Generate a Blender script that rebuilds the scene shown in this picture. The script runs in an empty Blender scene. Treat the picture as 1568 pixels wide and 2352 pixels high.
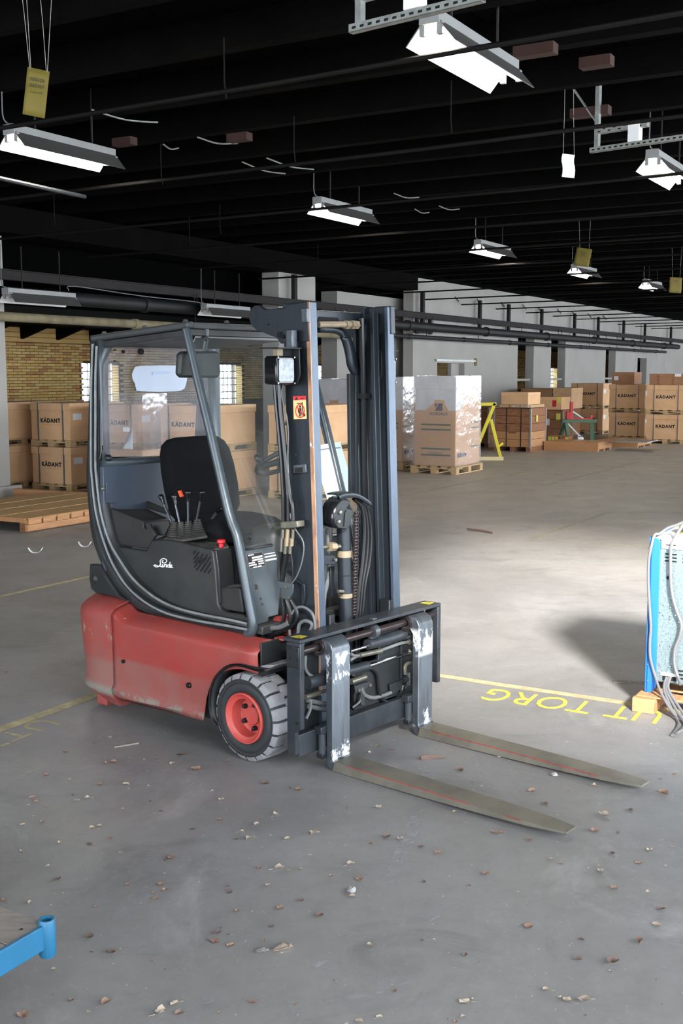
import bpy, bmesh, math, random
from mathutils import Vector, Matrix
V = Vector
random.seed(7)
S = bpy.context.scene
COL = S.collection
# ------------------------------------------------------------------ camera, sky, sun, exposure
CAM_H, FPX, HOR = 1.75, 2570.0, 855.0              # eye height, focal length in pixels of the 1568x2352 frame, horizon row
PITCH = math.atan((1176 - HOR) / FPX)
cam = bpy.data.objects.new('camera', bpy.data.cameras.new('camera')); COL.objects.link(cam)
cam.location = (0, 0, CAM_H); cam.rotation_euler = (math.pi/2 - PITCH, 0, 0)
cam.data.sensor_fit = 'HORIZONTAL'; cam.data.sensor_width = 36; cam.data.lens = 36*FPX/1568
cam.data.clip_start = .05; cam.data.clip_end = 200
S.camera = cam
S.view_settings.view_transform = 'Standard'; S.view_settings.look = 'None'
S.view_settings.exposure = 0.0; S.view_settings.gamma = 1; S.view_settings.use_curve_mapping = False
W = bpy.data.worlds.new('sky'); S.world = W; W.use_nodes = True
bg = W.node_tree.nodes['Background']; bg.inputs[0].default_value = (.86, .94, 1.04, 1); bg.inputs[1].default_value = 15.5
sd = bpy.data.lights.new('sun', 'SUN'); sd.energy = 25.0; sd.angle = math.radians(8); sd.color = (1, .98, .95)
sun = bpy.data.objects.new('sun', sd); COL.objects.link(sun)
sun_to = V((.19, -1.80, .89))                       # direction towards the sun, from behind the camera
sun.rotation_euler = sun_to.to_track_quat('Z', 'Y').to_euler()
# ------------------------------------------------------------------ frames of the building and the truck
BA = math.radians(59.82)                            # angle of the hall's long axis (u)
ub = V((math.cos(BA), math.sin(BA), 0)); vb = V((-math.sin(BA), math.cos(BA), 0))
def bw(u, v, z=0): return ub*u + vb*v + V((0, 0, z))
CR = V((1, 0, 0)); CD = V((0, math.cos(PITCH), -math.sin(PITCH))); CU = V((0, math.sin(PITCH), math.cos(PITCH)))
CC = V((0, 0, CAM_H))
def ray(x, y): return CR*((x-784)/FPX) - CU*((y-1176)/FPX) + CD
def onplane(x, y, P, n):
    r = ray(x, y); return CC + r*((V(P)-CC).dot(n)/r.dot(n))
def flr(x, y, z=0): return onplane(x, y, V((0, 0, z)), V((0, 0, 1)))
def uvz(P): return V((P.dot(ub), P.dot(vb), P.z))
def onv(x, y, v): return uvz(onplane(x, y, vb*v, vb))
def onu(x, y, u): return uvz(onplane(x, y, ub*u, ub))
TR = math.radians(-40.486); TP = V((-.4056, 4.8566, 0))
tf = V((math.cos(TR), math.sin(TR), 0)); tl = V((-tf.y, tf.x, 0))
def tloc(P):
    d = P - TP; return V((d.dot(tf), d.dot(tl), d.z))
def SP(x, y, l): return tloc(onplane(x, y, TP + tl*l, tl))
def KP(x, y, f): return tloc(onplane(x, y, TP + tf*f, tf))
ZO = {1: (180, 680, .31888), 2: (180, 1080, .31888), 3: (560, 680, .31888), 4: (560, 1080, .31888), 5: (440, 1350, .38265),
      6: (160, 1250, .31888), 7: (590, 1360, .27423), 8: (480, 1520, .12755), 9: (1080, 840, .31122), 0: (0, 0, 1)}
def ZZ(n, x, y): o = ZO[n]; return o[0]+x*o[2], o[1]+y*o[2]
def sp(n, pts, l): return [SP(*ZZ(n, x, y), l) for x, y in pts]
def cs(n, pts, l): return sp(n, pts, l + CO)
def CSP(x, y, l): return SP(x, y, l + CO)
def kp(n, pts, f): return [KP(*ZZ(n, x, y), f) for x, y in pts]
CO, FS = .09, 1.04                                   # the cab stands in from the body: its near side, and near plus far side
WSA, WSB = SP(425.5, 756.5, .115), SP(582, 1443, .115); WSA.y = WSB.y = 0; WSD = (WSB-WSA).normalized(); WSN = V((-WSD.z, 0, WSD.x))
def ws(n, pts, off=0):                              # the sloping windscreen plane
    nw = tf*WSN.x + V((0, 0, WSN.z)); Pw = TP + tf*WSA.x + V((0, 0, WSA.z)) + nw*off
    return [tloc(onplane(*ZZ(n, x, y), Pw, nw)) for x, y in pts]
# ------------------------------------------------------------------ mesh helpers
class MB:
    def __init__(s, xf=None): s.v = []; s.f = []; s.xf = xf
    def add(s, vs, fs):
        b = len(s.v); s.v += [V(p) for p in vs]; s.f += [tuple(b+i for i in f) for f in fs]; return s
    def box(s, lo, hi, M=None):
        x0, y0, z0 = lo; x1, y1, z1 = hi
        vs = [V(p) for p in ((x0,y0,z0),(x1,y0,z0),(x1,y1,z0),(x0,y1,z0),(x0,y0,z1),(x1,y0,z1),(x1,y1,z1),(x0,y1,z1))]
        if M is not None: vs = [M @ p for p in vs]
        return s.add(vs, [(0,3,2,1),(4,5,6,7),(0,1,5,4),(1,2,6,5),(2,3,7,6),(3,0,4,7)])
    def prism(s, poly, vec):
        n = len(poly); a = [V(p) for p in poly]; b = [p + V(vec) for p in a]
        return s.add(a+b, [tuple(range(n)), tuple(range(2*n-1, n-1, -1))] + [(i, (i+1) % n, n+(i+1) % n, n+i) for i in range(n)])
    def bar(s, p, q, w, h, up=(0, 0, 1)):           # rectangular bar from p to q
        p, q = V(p), V(q); d = (q-p).normalized(); a = d.cross(V(up))
        a = a.normalized()*w/2 if a.length > 1e-6 else V((w/2, 0, 0)); b = a.cross(d).normalized()*h/2
        vs = [p-a-b, p+a-b, p+a+b, p-a+b, q-a-b, q+a-b, q+a+b, q-a+b]
        return s.add(vs, [(0,3,2,1),(4,5,6,7),(0,1,5,4),(1,2,6,5),(2,3,7,6),(3,0,4,7)])
    def tube(s, path, r, n=8, caps=True, ry=None):
        path = [V(p) for p in path]; m = len(path); rr = r if isinstance(r, (list, tuple)) else [r]*m
        t0 = (path[1]-path[0]).normalized(); nrm = t0.orthogonal().normalized(); rings = []; b = len(s.v)
        for i, p in enumerate(path):
            t = (path[min(i+1, m-1)] - path[max(i-1, 0)]).normalized()
            nrm = (nrm - t*nrm.dot(t)).normalized(); bi = t.cross(nrm)
            for k in range(n):
                a = 2*math.pi*k/n; s.v.append(p + nrm*math.cos(a)*rr[i] + bi*math.sin(a)*rr[i])
        for i in range(m-1):
            for k in range(n): s.f.append((b+i*n+k, b+i*n+(k+1) % n, b+(i+1)*n+(k+1) % n, b+(i+1)*n+k))
        if caps: s.f.append(tuple(b+k for k in range(n-1, -1, -1))); s.f.append(tuple(b+(m-1)*n+k for k in range(n)))
        return s
    def cyl(s, p, q, r, n=12): return s.tube([p, q], r, n)
    def lathe(s, prof, c, axis, n=24, caps=False):  # prof: (radius, distance along axis)
        ax = V(axis).normalized(); a = ax.orthogonal().normalized(); b2 = ax.cross(a); b = len(s.v); m = len(prof)
        for r, h in prof:
            for k in range(n):
                t = 2*math.pi*k/n; s.v.append(V(c) + ax*h + (a*math.cos(t) + b2*math.sin(t))*r)
        for i in range(m-1):
            for k in range(n): s.f.append((b+i*n+k, b+i*n+(k+1) % n, b+(i+1)*n+(k+1) % n, b+(i+1)*n+k))
        if caps: s.f.append(tuple(b+k for k in range(n-1, -1, -1))); s.f.append(tuple(b+(m-1)*n+k for k in range(n)))
        return s
    def grid(s, rows):                              # rows of points, open surface
        b = len(s.v); n = len(rows[0])
        for r in rows: s.v += [V(p) for p in r]
        for i in range(len(rows)-1):
            for k in range(n-1): s.f.append((b+i*n+k, b+i*n+k+1, b+(i+1)*n+k+1, b+(i+1)*n+k))
        return s
    def build(s, name, m, parent=None, bev=0, smooth=True, solid=0, seg=2, recalc=True):
        me = bpy.data.meshes.new(name); vs = s.v if s.xf is None else [V(s.xf(p)) for p in s.v]
        me.from_pydata([tuple(p) for p in vs], [], s.f)
        if recalc:
            bm = bmesh.new(); bm.from_mesh(me); bmesh.ops.recalc_face_normals(bm, faces=bm.faces); bm.to_mesh(me); bm.free()
        if smooth: me.shade_smooth(); me.set_sharp_from_angle(angle=math.radians(38))
        if m is not None: me.materials.append(m)
        o = bpy.data.objects.new(name, me); COL.objects.link(o); o.parent = parent
        if solid:
            k = o.modifiers.new('thick', 'SOLIDIFY'); k.thickness = solid; k.offset = 0
        if bev:
            k = o.modifiers.new('edge', 'BEVEL'); k.width = bev; k.segments = seg; k.limit_method = 'ANGLE'; k.angle_limit = math.radians(35)
        return o
def tag(o, label=None, cat=None, group=None, kind=None):
    for k, x in (('label', label), ('category', cat), ('group', group), ('kind', kind)):
        if x: o[k] = x
    return o
def thing(name, label, cat, loc=(0, 0, 0), rz=0, group=None):
    o = bpy.data.objects.new(name, None); COL.objects.link(o); o.location = loc; o.rotation_euler = (0, 0, rz); o.empty_display_size = .1
    return tag(o, label, cat, group)
def struct(o): o['kind'] = 'structure'; return o
KIDS = {}
def dup(root, loc, rz, label=None, group=None):
    if root.name not in KIDS:
        KIDS[root.name] = [(c, list(c.children)) for c in root.children]
    r = root.copy(); COL.objects.link(r); r.location = loc; r.rotation_euler = (0, 0, rz)
    if label: r['label'] = label
    if group: r['group'] = group
    for c, gs in KIDS[root.name]:
        c2 = c.copy(); COL.objects.link(c2); c2.parent = r
        for g in gs:
            g2 = g.copy(); COL.objects.link(g2); g2.parent = c2
    return r
def smoothpath(pts, k=4):                           # Catmull-Rom
    P = [V(p) for p in pts]; P = [P[0]*2-P[1]] + P + [P[-1]*2-P[-2]]; out = []
    for i in range(1, len(P)-2):
        for j in range(k):
            t = j/k; a, b, c, d = P[i-1:i+3]
            out.append(.5*((2*b) + (c-a)*t + (2*a-5*b+4*c-d)*t*t + (3*b-a-3*c+d)*t**3))
    return out + [P[-2]]
def text(name, body, m, parent, mat, size, bold=0, ext=.0008, spacing=1.0, align='CENTER'):
    cu = bpy.data.curves.new(name, 'FONT'); cu.body = body; cu.size = size; cu.offset = bold; cu.extrude = ext
    cu.align_x = align; cu.align_y = 'CENTER'; cu.space_character = spacing; cu.resolution_u = 3; cu.materials.append(m)
    o = bpy.data.objects.new(name, cu); COL.objects.link(o); o.parent = parent; o.matrix_local = mat; return o
def frame(o, x, y):                                 # matrix from origin, x axis, y axis
    x = V(x).normalized(); z = x.cross(V(y)).normalized(); y = z.cross(x)
    return Matrix(((x.x, y.x, z.x, o[0]), (x.y, y.y, z.y, o[1]), (x.z, y.z, z.z, o[2]), (0, 0, 0, 1)))
# ------------------------------------------------------------------ materials
def lin(c):
    f = lambda x: x/12.92 if x <= .04045 else ((x+.055)/1.055)**2.4
    return tuple(f(x/255) for x in c) + (1,)
def nd(nt, t, **kw):
    n = nt.nodes.new(t)
    for k, x in kw.items():
        if k.startswith('i_'): n.inputs[k[2:].replace('_', ' ')].default_value = x
        else: setattr(n, k, x)
    return n
def ramp(nt, fac, a, b, ca=(0, 0, 0, 1), cb=(1, 1, 1, 1)):
    r = nt.nodes.new('ShaderNodeValToRGB'); e = r.color_ramp.elements
    e[0].position = a; e[0].color = ca; e[1].position = b; e[1].color = cb; nt.links.new(fac, r.inputs[0]); return r.outputs[0]
def mixc(nt, fac, a, b):
    m = nt.nodes.new('ShaderNodeMix'); m.data_type = 'RGBA'
    for s, x in ((m.inputs[0], fac), (m.inputs[6], a), (m.inputs[7], b)):
        if hasattr(x, 'is_linked'): nt.links.new(x, s)
        else: s.default_value = x
    return m.outputs[2]
def noise(nt, sc, det=3, rough=.6, vec=None, dist=0):
    n = nd(nt, 'ShaderNodeTexNoise'); n.inputs['Scale'].default_value = sc; n.inputs['Detail'].default_value = det
    n.inputs['Roughness'].default_value = rough; n.inputs['Distortion'].default_value = dist
    if vec is None: vec = nt.nodes['Texture Coordinate'].outputs['Object']
    nt.links.new(vec, n.inputs['Vector']); return n.outputs['Fac']
def stretch(nt, sx, sy, sz):
    mp = nd(nt, 'ShaderNodeMapping'); mp.inputs['Scale'].default_value = (sx, sy, sz)
    nt.links.new(nt.nodes['Texture Coordinate'].outputs['Object'], mp.inputs['Vector']); return mp.outputs[0]
def mat(name, c, rough=.5, metal=0, var=.12, vs=6, chips=None, dust=None, bump=0, bs=60, spec=.4, grain=None, zband=()):
    """chips: (colour, amount 0..1, scale); dust: (colour, amount, scale); grain: axis scales for a stretched streak"""
    m = bpy.data.materials.new(name); m.use_nodes = True; nt = m.node_tree; p = nt.nodes['Principled BSDF']
    tc = nd(nt, 'ShaderNodeTexCoord'); tc.name = 'Texture Coordinate'
    base = lin(c); dk = tuple(x*(1-var*1.6) for x in base[:3]) + (1,); lt = tuple(min(1, x*(1+var)) for x in base[:3]) + (1,)
    vec = stretch(nt, *grain) if grain else None
    col = mixc(nt, ramp(nt, noise(nt, vs, 4, .6, vec), .3, .7), dk, lt)
    rg = None
    if dust:
        f = ramp(nt, noise(nt, dust[2], 5, .65), .5-.3*dust[1]-.12, .62-.3*dust[1]+.2)
        mm = nd(nt, 'ShaderNodeMath', operation='MULTIPLY'); nt.links.new(f, mm.inputs[0]); mm.inputs[1].default_value = dust[1]
        col = mixc(nt, mm.outputs[0], col, lin(dust[0]))
    if chips:
        th = .75-.25*chips[1]
        f = ramp(nt, noise(nt, chips[2], 6, .7), th, th+.03)
        col = mixc(nt, f, col, lin(chips[0]))
    for z0, z1, cc, amt, sc, *sf in zband:                # wear kept to a height band: colour, amount, scale
        xyz = nd(nt, 'ShaderNodeSeparateXYZ'); nt.links.new(tc.outputs['Object'], xyz.inputs[0])
        a1 = ramp(nt, xyz.outputs[2], z0-.012, z0+.012); a2 = ramp(nt, xyz.outputs[2], z1-.012, z1+.012, (1, 1, 1, 1), (0, 0, 0, 1))
        th = .72-.4*amt; sf = sf[0] if sf else .05; a3 = ramp(nt, noise(nt, sc, 6, .75, stretch(nt, 1, 1, .6)), th-sf/2+.025, th+sf/2+.025)
        m1 = nd(nt, 'ShaderNodeMath', operation='MULTIPLY'); nt.links.new(a1, m1.inputs[0]); nt.links.new(a2, m1.inputs[1])
        m2 = nd(nt, 'ShaderNodeMath', operation='MULTIPLY'); nt.links.new(m1.outputs[0], m2.inputs[0]); nt.links.new(a3, m2.inputs[1])
        col = mixc(nt, m2.outputs[0], col, lin(cc))
    nt.links.new(col, p.inputs['Base Color'])
    p.inputs['Roughness'].default_value = rough; p.inputs['Metallic'].default_value = metal; p.inputs['Specular IOR Level'].default_value = spec
    if bump:
        b = nd(nt, 'ShaderNodeBump'); b.inputs['Strength'].default_value = bump; b.inputs['Distance'].default_value = .01
        nt.links.new(noise(nt, bs, 4), b.inputs['Height']); nt.links.new(b.outputs[0], p.inputs['Normal'])
    return m
def emit(name, c, st):
    m = bpy.data.materials.new(name); m.use_nodes = True; nt = m.node_tree; p = nt.nodes['Principled BSDF']
    p.inputs['Base Color'].default_value = (.8, .8, .8, 1)
    p.inputs['Emission Color'].default_value = c; p.inputs['Emission Strength'].default_value = st; return m
def clear(name, tint=(1, 1, 1), gloss=.08, haze=.06, hz=(190, 195, 200), rough=.03, hs=5, bump=0, bs=8, fr=.2):
    m = bpy.data.materials.new(name); m.use_nodes = True; nt = m.node_tree; nt.nodes.clear()
    out = nd(nt, 'ShaderNodeOutputMaterial'); tc = nd(nt, 'ShaderNodeTexCoord'); tc.name = 'Texture Coordinate'
    t = nd(nt, 'ShaderNodeBsdfTransparent'); t.inputs[0].default_value = tint + (1,)
    g = nd(nt, 'ShaderNodeBsdfGlossy'); g.inputs['Roughness'].default_value = rough; g.inputs[0].default_value = (1, 1, 1, 1)
    d = nd(nt, 'ShaderNodeBsdfDiffuse'); d.inputs[0].default_value = lin(hz)
    if bump:
        b = nd(nt, 'ShaderNodeBump'); b.inputs['Strength'].default_value = bump; b.inputs['Distance'].default_value = .03
        nt.links.new(noise(nt, bs, 2), b.inputs['Height']); nt.links.new(b.outputs[0], g.inputs['Normal'])
    lw = nd(nt, 'ShaderNodeLayerWeight'); lw.inputs[0].default_value = .25
    mm = nd(nt, 'ShaderNodeMath', operation='MULTIPLY_ADD'); nt.links.new(lw.outputs['Fresnel'], mm.inputs[0]); mm.inputs[1].default_value = fr; mm.inputs[2].default_value = gloss*.5
    m1 = nd(nt, 'ShaderNodeMixShader'); nt.links.new(mm.outputs[0], m1.inputs[0]); nt.links.new(t.outputs[0], m1.inputs[1]); nt.links.new(g.outputs[0], m1.inputs[2])
    f = ramp(nt, noise(nt, hs, 5, .7), .2, .8, (haze*.4,)*3+(1,), (haze*1.6,)*3+(1,))
    m2 = nd(nt, 'ShaderNodeMixShader'); nt.links.new(f, m2.inputs[0]); nt.links.new(m1.outputs[0], m2.inputs[1]); nt.links.new(d.outputs[0], m2.inputs[2])
    nt.links.new(m2.outputs[0], out.inputs[0]); return m
M = {}
M['ridge'] = mat('worn ridge highlight', (108, 112, 112), .4, var=.2, vs=10, chips=((60, 62, 64), .25, 14))  # ridge highlights painted in as a pale tone, along with dust
M['red'] = mat('red paint', (146, 36, 30), .42, var=.1, dust=((112, 88, 82), .5, 2.2), chips=((150, 140, 125), .22, 9), vs=3, zband=((.13, .33, (124, 90, 82), .62, 2.5, .45), (.142, .168, (120, 118, 108), .62, 11), (.50, .56, (150, 140, 128), .2, 14)))
M['redworn'] = mat('worn red paint', (152, 42, 36), .5, var=.12, dust=((120, 96, 88), .5, 2.5), chips=((150, 145, 130), .40, 7), vs=3, zband=((.12, .30, (126, 94, 86), .6, 2.5, .45), (.130, .168, (120, 118, 108), .75, 10), (.42, .56, (146, 140, 122), .42, 9)))
M['redrim'] = mat('red wheel paint', (172, 52, 44), .45, var=.08, dust=((190, 120, 112), .35, 9))
M['black'] = mat('dark grey cab plastic', (25, 28, 30), .42, var=.15, dust=((86, 84, 80), .2, 3.5), chips=((140, 135, 120), .03, 16))
M['rpanel'] = mat('blue grey rear panel', (56, 65, 77), .45, var=.08)
M['roofg'] = mat('dusty dark roof steel', (46, 49, 50), .5, var=.15, dust=((96, 94, 88), .3, 4))
M['panel'] = mat('charcoal side cover', (29, 32, 33), .5, var=.15, dust=((88, 84, 74), .22, 3), chips=((120, 115, 100), .02, 16))
M['frame'] = mat('grey blue cab steel', (62, 70, 75), .34, var=.1, metal=.3, dust=((110, 110, 105), .15, 4), chips=((165, 160, 148), .06, 22))
M['mast'] = mat('mast steel grey', (33, 38, 43), .4, metal=.35, var=.12, vs=8, chips=((140, 145, 152), .12, 14), grain=(8, 8, 1.2))
M['flange'] = mat('light-facing worn flange', (62, 72, 84), .36, metal=.4, var=.12, vs=8, chips=((150, 158, 168), .25, 14), grain=(8, 8, 1.2))  # mast steel painted paler where its front faces the light
M['mastd'] = mat('mast dark greased steel', (24, 27, 29), .4, metal=.3, var=.2, vs=5, dust=((78, 84, 88), .2, 4))
M['carr'] = mat('scuffed carriage steel', (40, 45, 51), .42, metal=.4, var=.18, vs=12, chips=((160, 165, 168), .26, 26), dust=((110, 108, 104), .2, 7))
M['shank'] = mat('bare worn fork steel', (82, 87, 92), .36, metal=.6, var=.2, vs=9, chips=((190, 195, 200), .22, 16), grain=(1.5, 6, .7), zband=((.40, .52, (225, 228, 230), .62, 13), (.05, .12, (225, 226, 228), .5, 18)))
M['blade'] = mat('rusty dull fork steel', (108, 104, 94), .5, metal=.35, var=.25, vs=5, dust=((120, 112, 96), .45, 5), chips=((120, 52, 40), .2, 9))
M['redline'] = mat('red paint left on fork edge', (150, 50, 42), .5, var=.3, vs=20)
M['oily'] = mat('dark oiled shaft', (58, 50, 50), .3, metal=.6, var=.15, vs=30)
M['chrome'] = mat('chromed rod', (200, 204, 208), .12, metal=1, var=.05)
M['zinc'] = mat('zinc fitting', (112, 110, 98), .35, metal=.7, var=.15, vs=30)
M['brass'] = mat('beige cylinder band', (122, 108, 86), .5, var=.15, vs=20)
M['wear'] = mat('copper worn edge', (160, 122, 96), .45, metal=.5, var=.3, vs=6, grain=(6, 6, 1.5), chips=((190, 196, 205), .45, 8))
M['hose'] = mat('black rubber hose', (17, 18, 19), .3, var=.15, vs=12)
M['hoseg'] = mat('dusty grey hose', (84, 86, 86), .5, var=.15, vs=12)
M['rubber'] = mat('tyre rubber', (40, 42, 43), .62, var=.15, vs=14, bump=.1, bs=50)
M['tread'] = mat('dusty tyre tread', (128, 127, 128), .85, var=.12, vs=14, dust=((60, 62, 64), .12, 18), bump=.1, bs=90)
M['seat'] = mat('black seat cloth', (13, 14, 16), .9, var=.15, vs=20, bump=.15, bs=300, spec=.12)
M['boot'] = mat('dusty rubber boot', (42, 42, 40), .7, var=.2, vs=15, dust=((98, 94, 84), .3, 10))
M['tray'] = mat('worn black tray', (24, 25, 26), .55, var=.2, vs=8, dust=((88, 82, 70), .2, 5), chips=((165, 158, 140), .06, 20))
M['gloss'] = mat('glossy black knob', (16, 17, 19), .15, var=.05)
M['lever'] = mat('dark lever steel', (78, 82, 86), .22, metal=.6, var=.1)
M['stop'] = mat('red stop button', (190, 22, 34), .32, var=.05)
M['orange'] = mat('orange rocker', (214, 74, 34), .45, var=.05)
M['white'] = mat('white print', (214, 214, 210), .6, var=.05)
M['ink'] = mat('black print', (30, 28, 28), .7, var=.1)
M['slot'] = mat('dark opening', (8, 8, 9), .9, var=.1)
M['plate'] = mat('data plate', (96, 98, 98), .4, metal=.4, var=.1, vs=40)
M['sticker'] = mat('cream warning sticker', (214, 178, 120), .5, var=.05)
M['stickred'] = mat('red warning band', (186, 36, 40), .5, var=.05)
M['yell'] = mat('yellow paint mark', (160, 148, 44), .6, var=.2, vs=60, chips=((56, 60, 60), .75, 45))
M['pale'] = mat('pale blue painted reflection', (150, 160, 176), .35, var=.03)  # reflection in the rear glass, put into the colour
M['paper'] = mat('white paper', (214, 218, 222), .7, var=.03)
M['acryl'] = mat('pale green board', (176, 190, 190), .4, var=.05, vs=4, chips=((90, 100, 100), .04, 20))
M['reflector'] = mat('lamp lens glass', (150, 156, 160), .3, metal=.2, var=.25, vs=60, bump=.5, bs=120)
M['glass'] = clear('dusty windscreen', (.93, .95, .95), .02, .045, (150, 152, 150), hs=4)
M['glassr'] = clear('hazy rear window', (.95, .95, .96), .0, .12, (165, 162, 166), hs=2, fr=.06)
M['pane'] = clear('frosted window glass', (.96, .98, 1), .05, .12, (215, 220, 225), hs=3)
M['film'] = clear('stretch wrap film', (.97, .97, .97), .22, .15, (205, 205, 210), .16, hs=3, bump=.5, bs=5, fr=.35)
M['kraft'] = mat('brown cardboard', (204, 163, 122), .8, var=.06, vs=3)
M['kraftd'] = mat('darker cardboard', (146, 106, 76), .8, var=.08, vs=3)
M['cartonw'] = mat('white carton', (206, 206, 208), .6, var=.04, vs=4)
M['strap'] = mat('grey plastic strap', (88, 90, 92), .4, var=.05)
M['pwood'] = mat('pale pallet wood', (176, 148, 108), .8, var=.15, vs=4, grain=(2, 14, 14))
M['owood'] = mat('orange planed timber', (170, 124, 84), .75, var=.18, vs=3, grain=(1.5, 16, 16))
M['dwood'] = mat('brown packing case wood', (136, 92, 62), .8, var=.25, vs=3, grain=(14, 2, 10))
M['owood2'] = mat('floor platform boards', (164, 132, 88), .75, var=.18, vs=3, grain=(14, 1.5, 14))
M['newood'] = mat('fresh white timber', (206, 190, 146), .75, var=.08, vs=3)
M['gwood'] = mat('grey weathered deck', (128, 120, 112), .8, var=.15, vs=4, grain=(2, 20, 20), chips=((40, 40, 42), .04, 30))
M['bluep'] = mat('blue trolley paint', (30, 92, 124), .42, var=.08, vs=8, chips=((60, 70, 80), .05, 40))
M['blue'] = mat('blue machine sheet', (28, 92, 166), .4, var=.03)
M['galv'] = mat('galvanised sheet', (116, 130, 132), .38, metal=.45, var=.22, vs=90, bump=.05, bs=100)
M['wsheet'] = mat('white machine lid', (206, 206, 208), .4, var=.03)
M['yellow'] = mat('yellow trestle paint', (206, 190, 36), .5, var=.06)
M['ysign'] = mat('yellow card', (98, 86, 26), .7, var=.06, vs=8)
M['ynote'] = mat('yellow note', (206, 196, 84), .7, var=.04)
M['green'] = mat('green trestle paint', (60, 88, 66), .55, var=.1)
M['rsteel'] = mat('red jack paint', (170, 34, 40), .5, var=.1)
M['plaster'] = mat('whitewashed wall', (156, 152, 146), .85, var=.05, vs=1.2, dust=((120, 118, 112), .2, 1.1), chips=((80, 78, 76), .12, 2.6), bump=.35, bs=9)
M['brick'] = mat('yellow brick', (196, 160, 96), .85, var=.15, vs=3, bump=.2, bs=40)
M['brickr'] = mat('ruddy brick', (178, 128, 84), .85, var=.2, vs=3, bump=.2, bs=40)
M['bricky'] = mat('pale brick', (204, 174, 112), .85, var=.12, vs=3, bump=.2, bs=40)
M['mortar'] = mat('dark mortar', (72, 54, 36), .9, var=.2, vs=10)
M['board'] = mat('yellow fascia board', (196, 160, 100), .8, var=.1, vs=2)
M['tar'] = mat('blackened roof boards', (3, 3, 3), .9, var=.3, vs=2, spec=.03)
M['beam'] = mat('blackened beam', (6, 5, 4), .85, var=.3, vs=3, spec=.05)
M['beamb'] = mat('old timber cleat', (48, 26, 18), .8, var=.2, vs=4)
M['isteel'] = mat('rust brown girder', (27, 20, 18), .8, var=.3, vs=3)
M['ipipe'] = mat('black pipe', (14, 13, 13), .65, var=.3, vs=4)
M['lag'] = mat('yellowed pipe lagging', (116, 106, 82), .9, var=.2, vs=4, bump=.3, bs=10)
M['conduit'] = mat('dull steel tube', (12, 9, 7), .7, metal=0, var=.2, vs=2, spec=.15)
M['strut'] = mat('galvanised strut', (150, 152, 146), .4, metal=.6, var=.15, vs=20)
M['lampg'] = mat('grey lamp housing', (128, 128, 126), .5, var=.05)
M['lampr'] = mat('dark reflector back', (66, 64, 62), .5, var=.06)
M['lampw'] = mat('white reflector', (232, 232, 230), .4, var=.02)
M['tubeon'] = emit('lit fluorescent tube', (1, .93, .80, 1), 95)
M['string'] = mat('pale string', (140, 136, 128), .8, var=.1)
M['cable'] = mat('grey cable', (92, 91, 92), .5, var=.05)
M['leaf'] = mat('dry brown leaf', (146, 116, 98), .85, var=.2, vs=30)
M['leafd'] = mat('dark brown leaf', (108, 88, 78), .85, var=.2, vs=30)
M['leafp'] = mat('pale tan leaf', (168, 152, 134), .85, var=.15, vs=30)
M['stone'] = mat('grey crumb of mortar', (150, 148, 144), .9, var=.2, vs=60)
def floormat():
    m = bpy.data.materials.new('worn concrete'); m.use_nodes = True; nt = m.node_tree; p = nt.nodes['Principled BSDF']
    tc = nd(nt, 'ShaderNodeTexCoord'); tc.name = 'Texture Coordinate'
    c = mixc(nt, ramp(nt, noise(nt, .55, 7, .62, None, .6), .3, .72), lin((112, 109, 106)), lin((142, 139, 137)))
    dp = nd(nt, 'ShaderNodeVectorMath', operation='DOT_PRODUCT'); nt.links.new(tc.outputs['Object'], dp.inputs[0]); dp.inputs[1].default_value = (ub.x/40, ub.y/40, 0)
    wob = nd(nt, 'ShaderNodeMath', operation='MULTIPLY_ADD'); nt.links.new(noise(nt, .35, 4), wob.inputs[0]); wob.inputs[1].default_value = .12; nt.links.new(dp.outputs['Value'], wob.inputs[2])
    c = mixc(nt, ramp(nt, wob.outputs[0], .27, .45, (0, 0, 0, 1), (.75, .75, .75, 1)), c, lin((164, 154, 138)))   # concrete blends to a paler tan deep in the hall
    c = mixc(nt, ramp(nt, noise(nt, 2.3, 6, .7, stretch(nt, .8, 1.1, 1), .8), .54, .84), c, lin((92, 90, 90)))
    c = mixc(nt, ramp(nt, noise(nt, 1.1, 8, .72, stretch(nt, 1.2, .8, 1), 1.2), .58, .82), c, lin((164, 162, 160)))
    c = mixc(nt, ramp(nt, noise(nt, 9, 8, .8), .42, .75, (0, 0, 0, 1), (.35, .35, .35, 1)), c, lin((92, 90, 88)))
    c = mixc(nt, ramp(nt, noise(nt, 13, 8, .85, stretch(nt, 1.3, .8, 1)), .55, .8, (0, 0, 0, 1), (.4, .4, .4, 1)), c, lin((170, 168, 166)))
    c = mixc(nt, ramp(nt, noise(nt, 46, 3, .6), .69, .73), c, lin((188, 186, 180)))
    c = mixc(nt, ramp(nt, noise(nt, 30, 3, .6), .72, .76), c, lin((66, 62, 60)))
    nt.links.new(c, p.inputs['Base Color'])
    r = ramp(nt, noise(nt, 1.7, 5), .3, .7, (.40,)*3+(1,), (.62,)*3+(1,)); nt.links.new(r, p.inputs['Roughness'])
    p.inputs['Specular IOR Level'].default_value = .55
    b = nd(nt, 'ShaderNodeBump'); b.inputs['Strength'].default_value = .25; b.inputs['Distance'].default_value = .006
    nt.links.new(noise(nt, 22, 6, .7), b.inputs['Height']); nt.links.new(b.outputs[0], p.inputs['Normal']); return m
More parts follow.
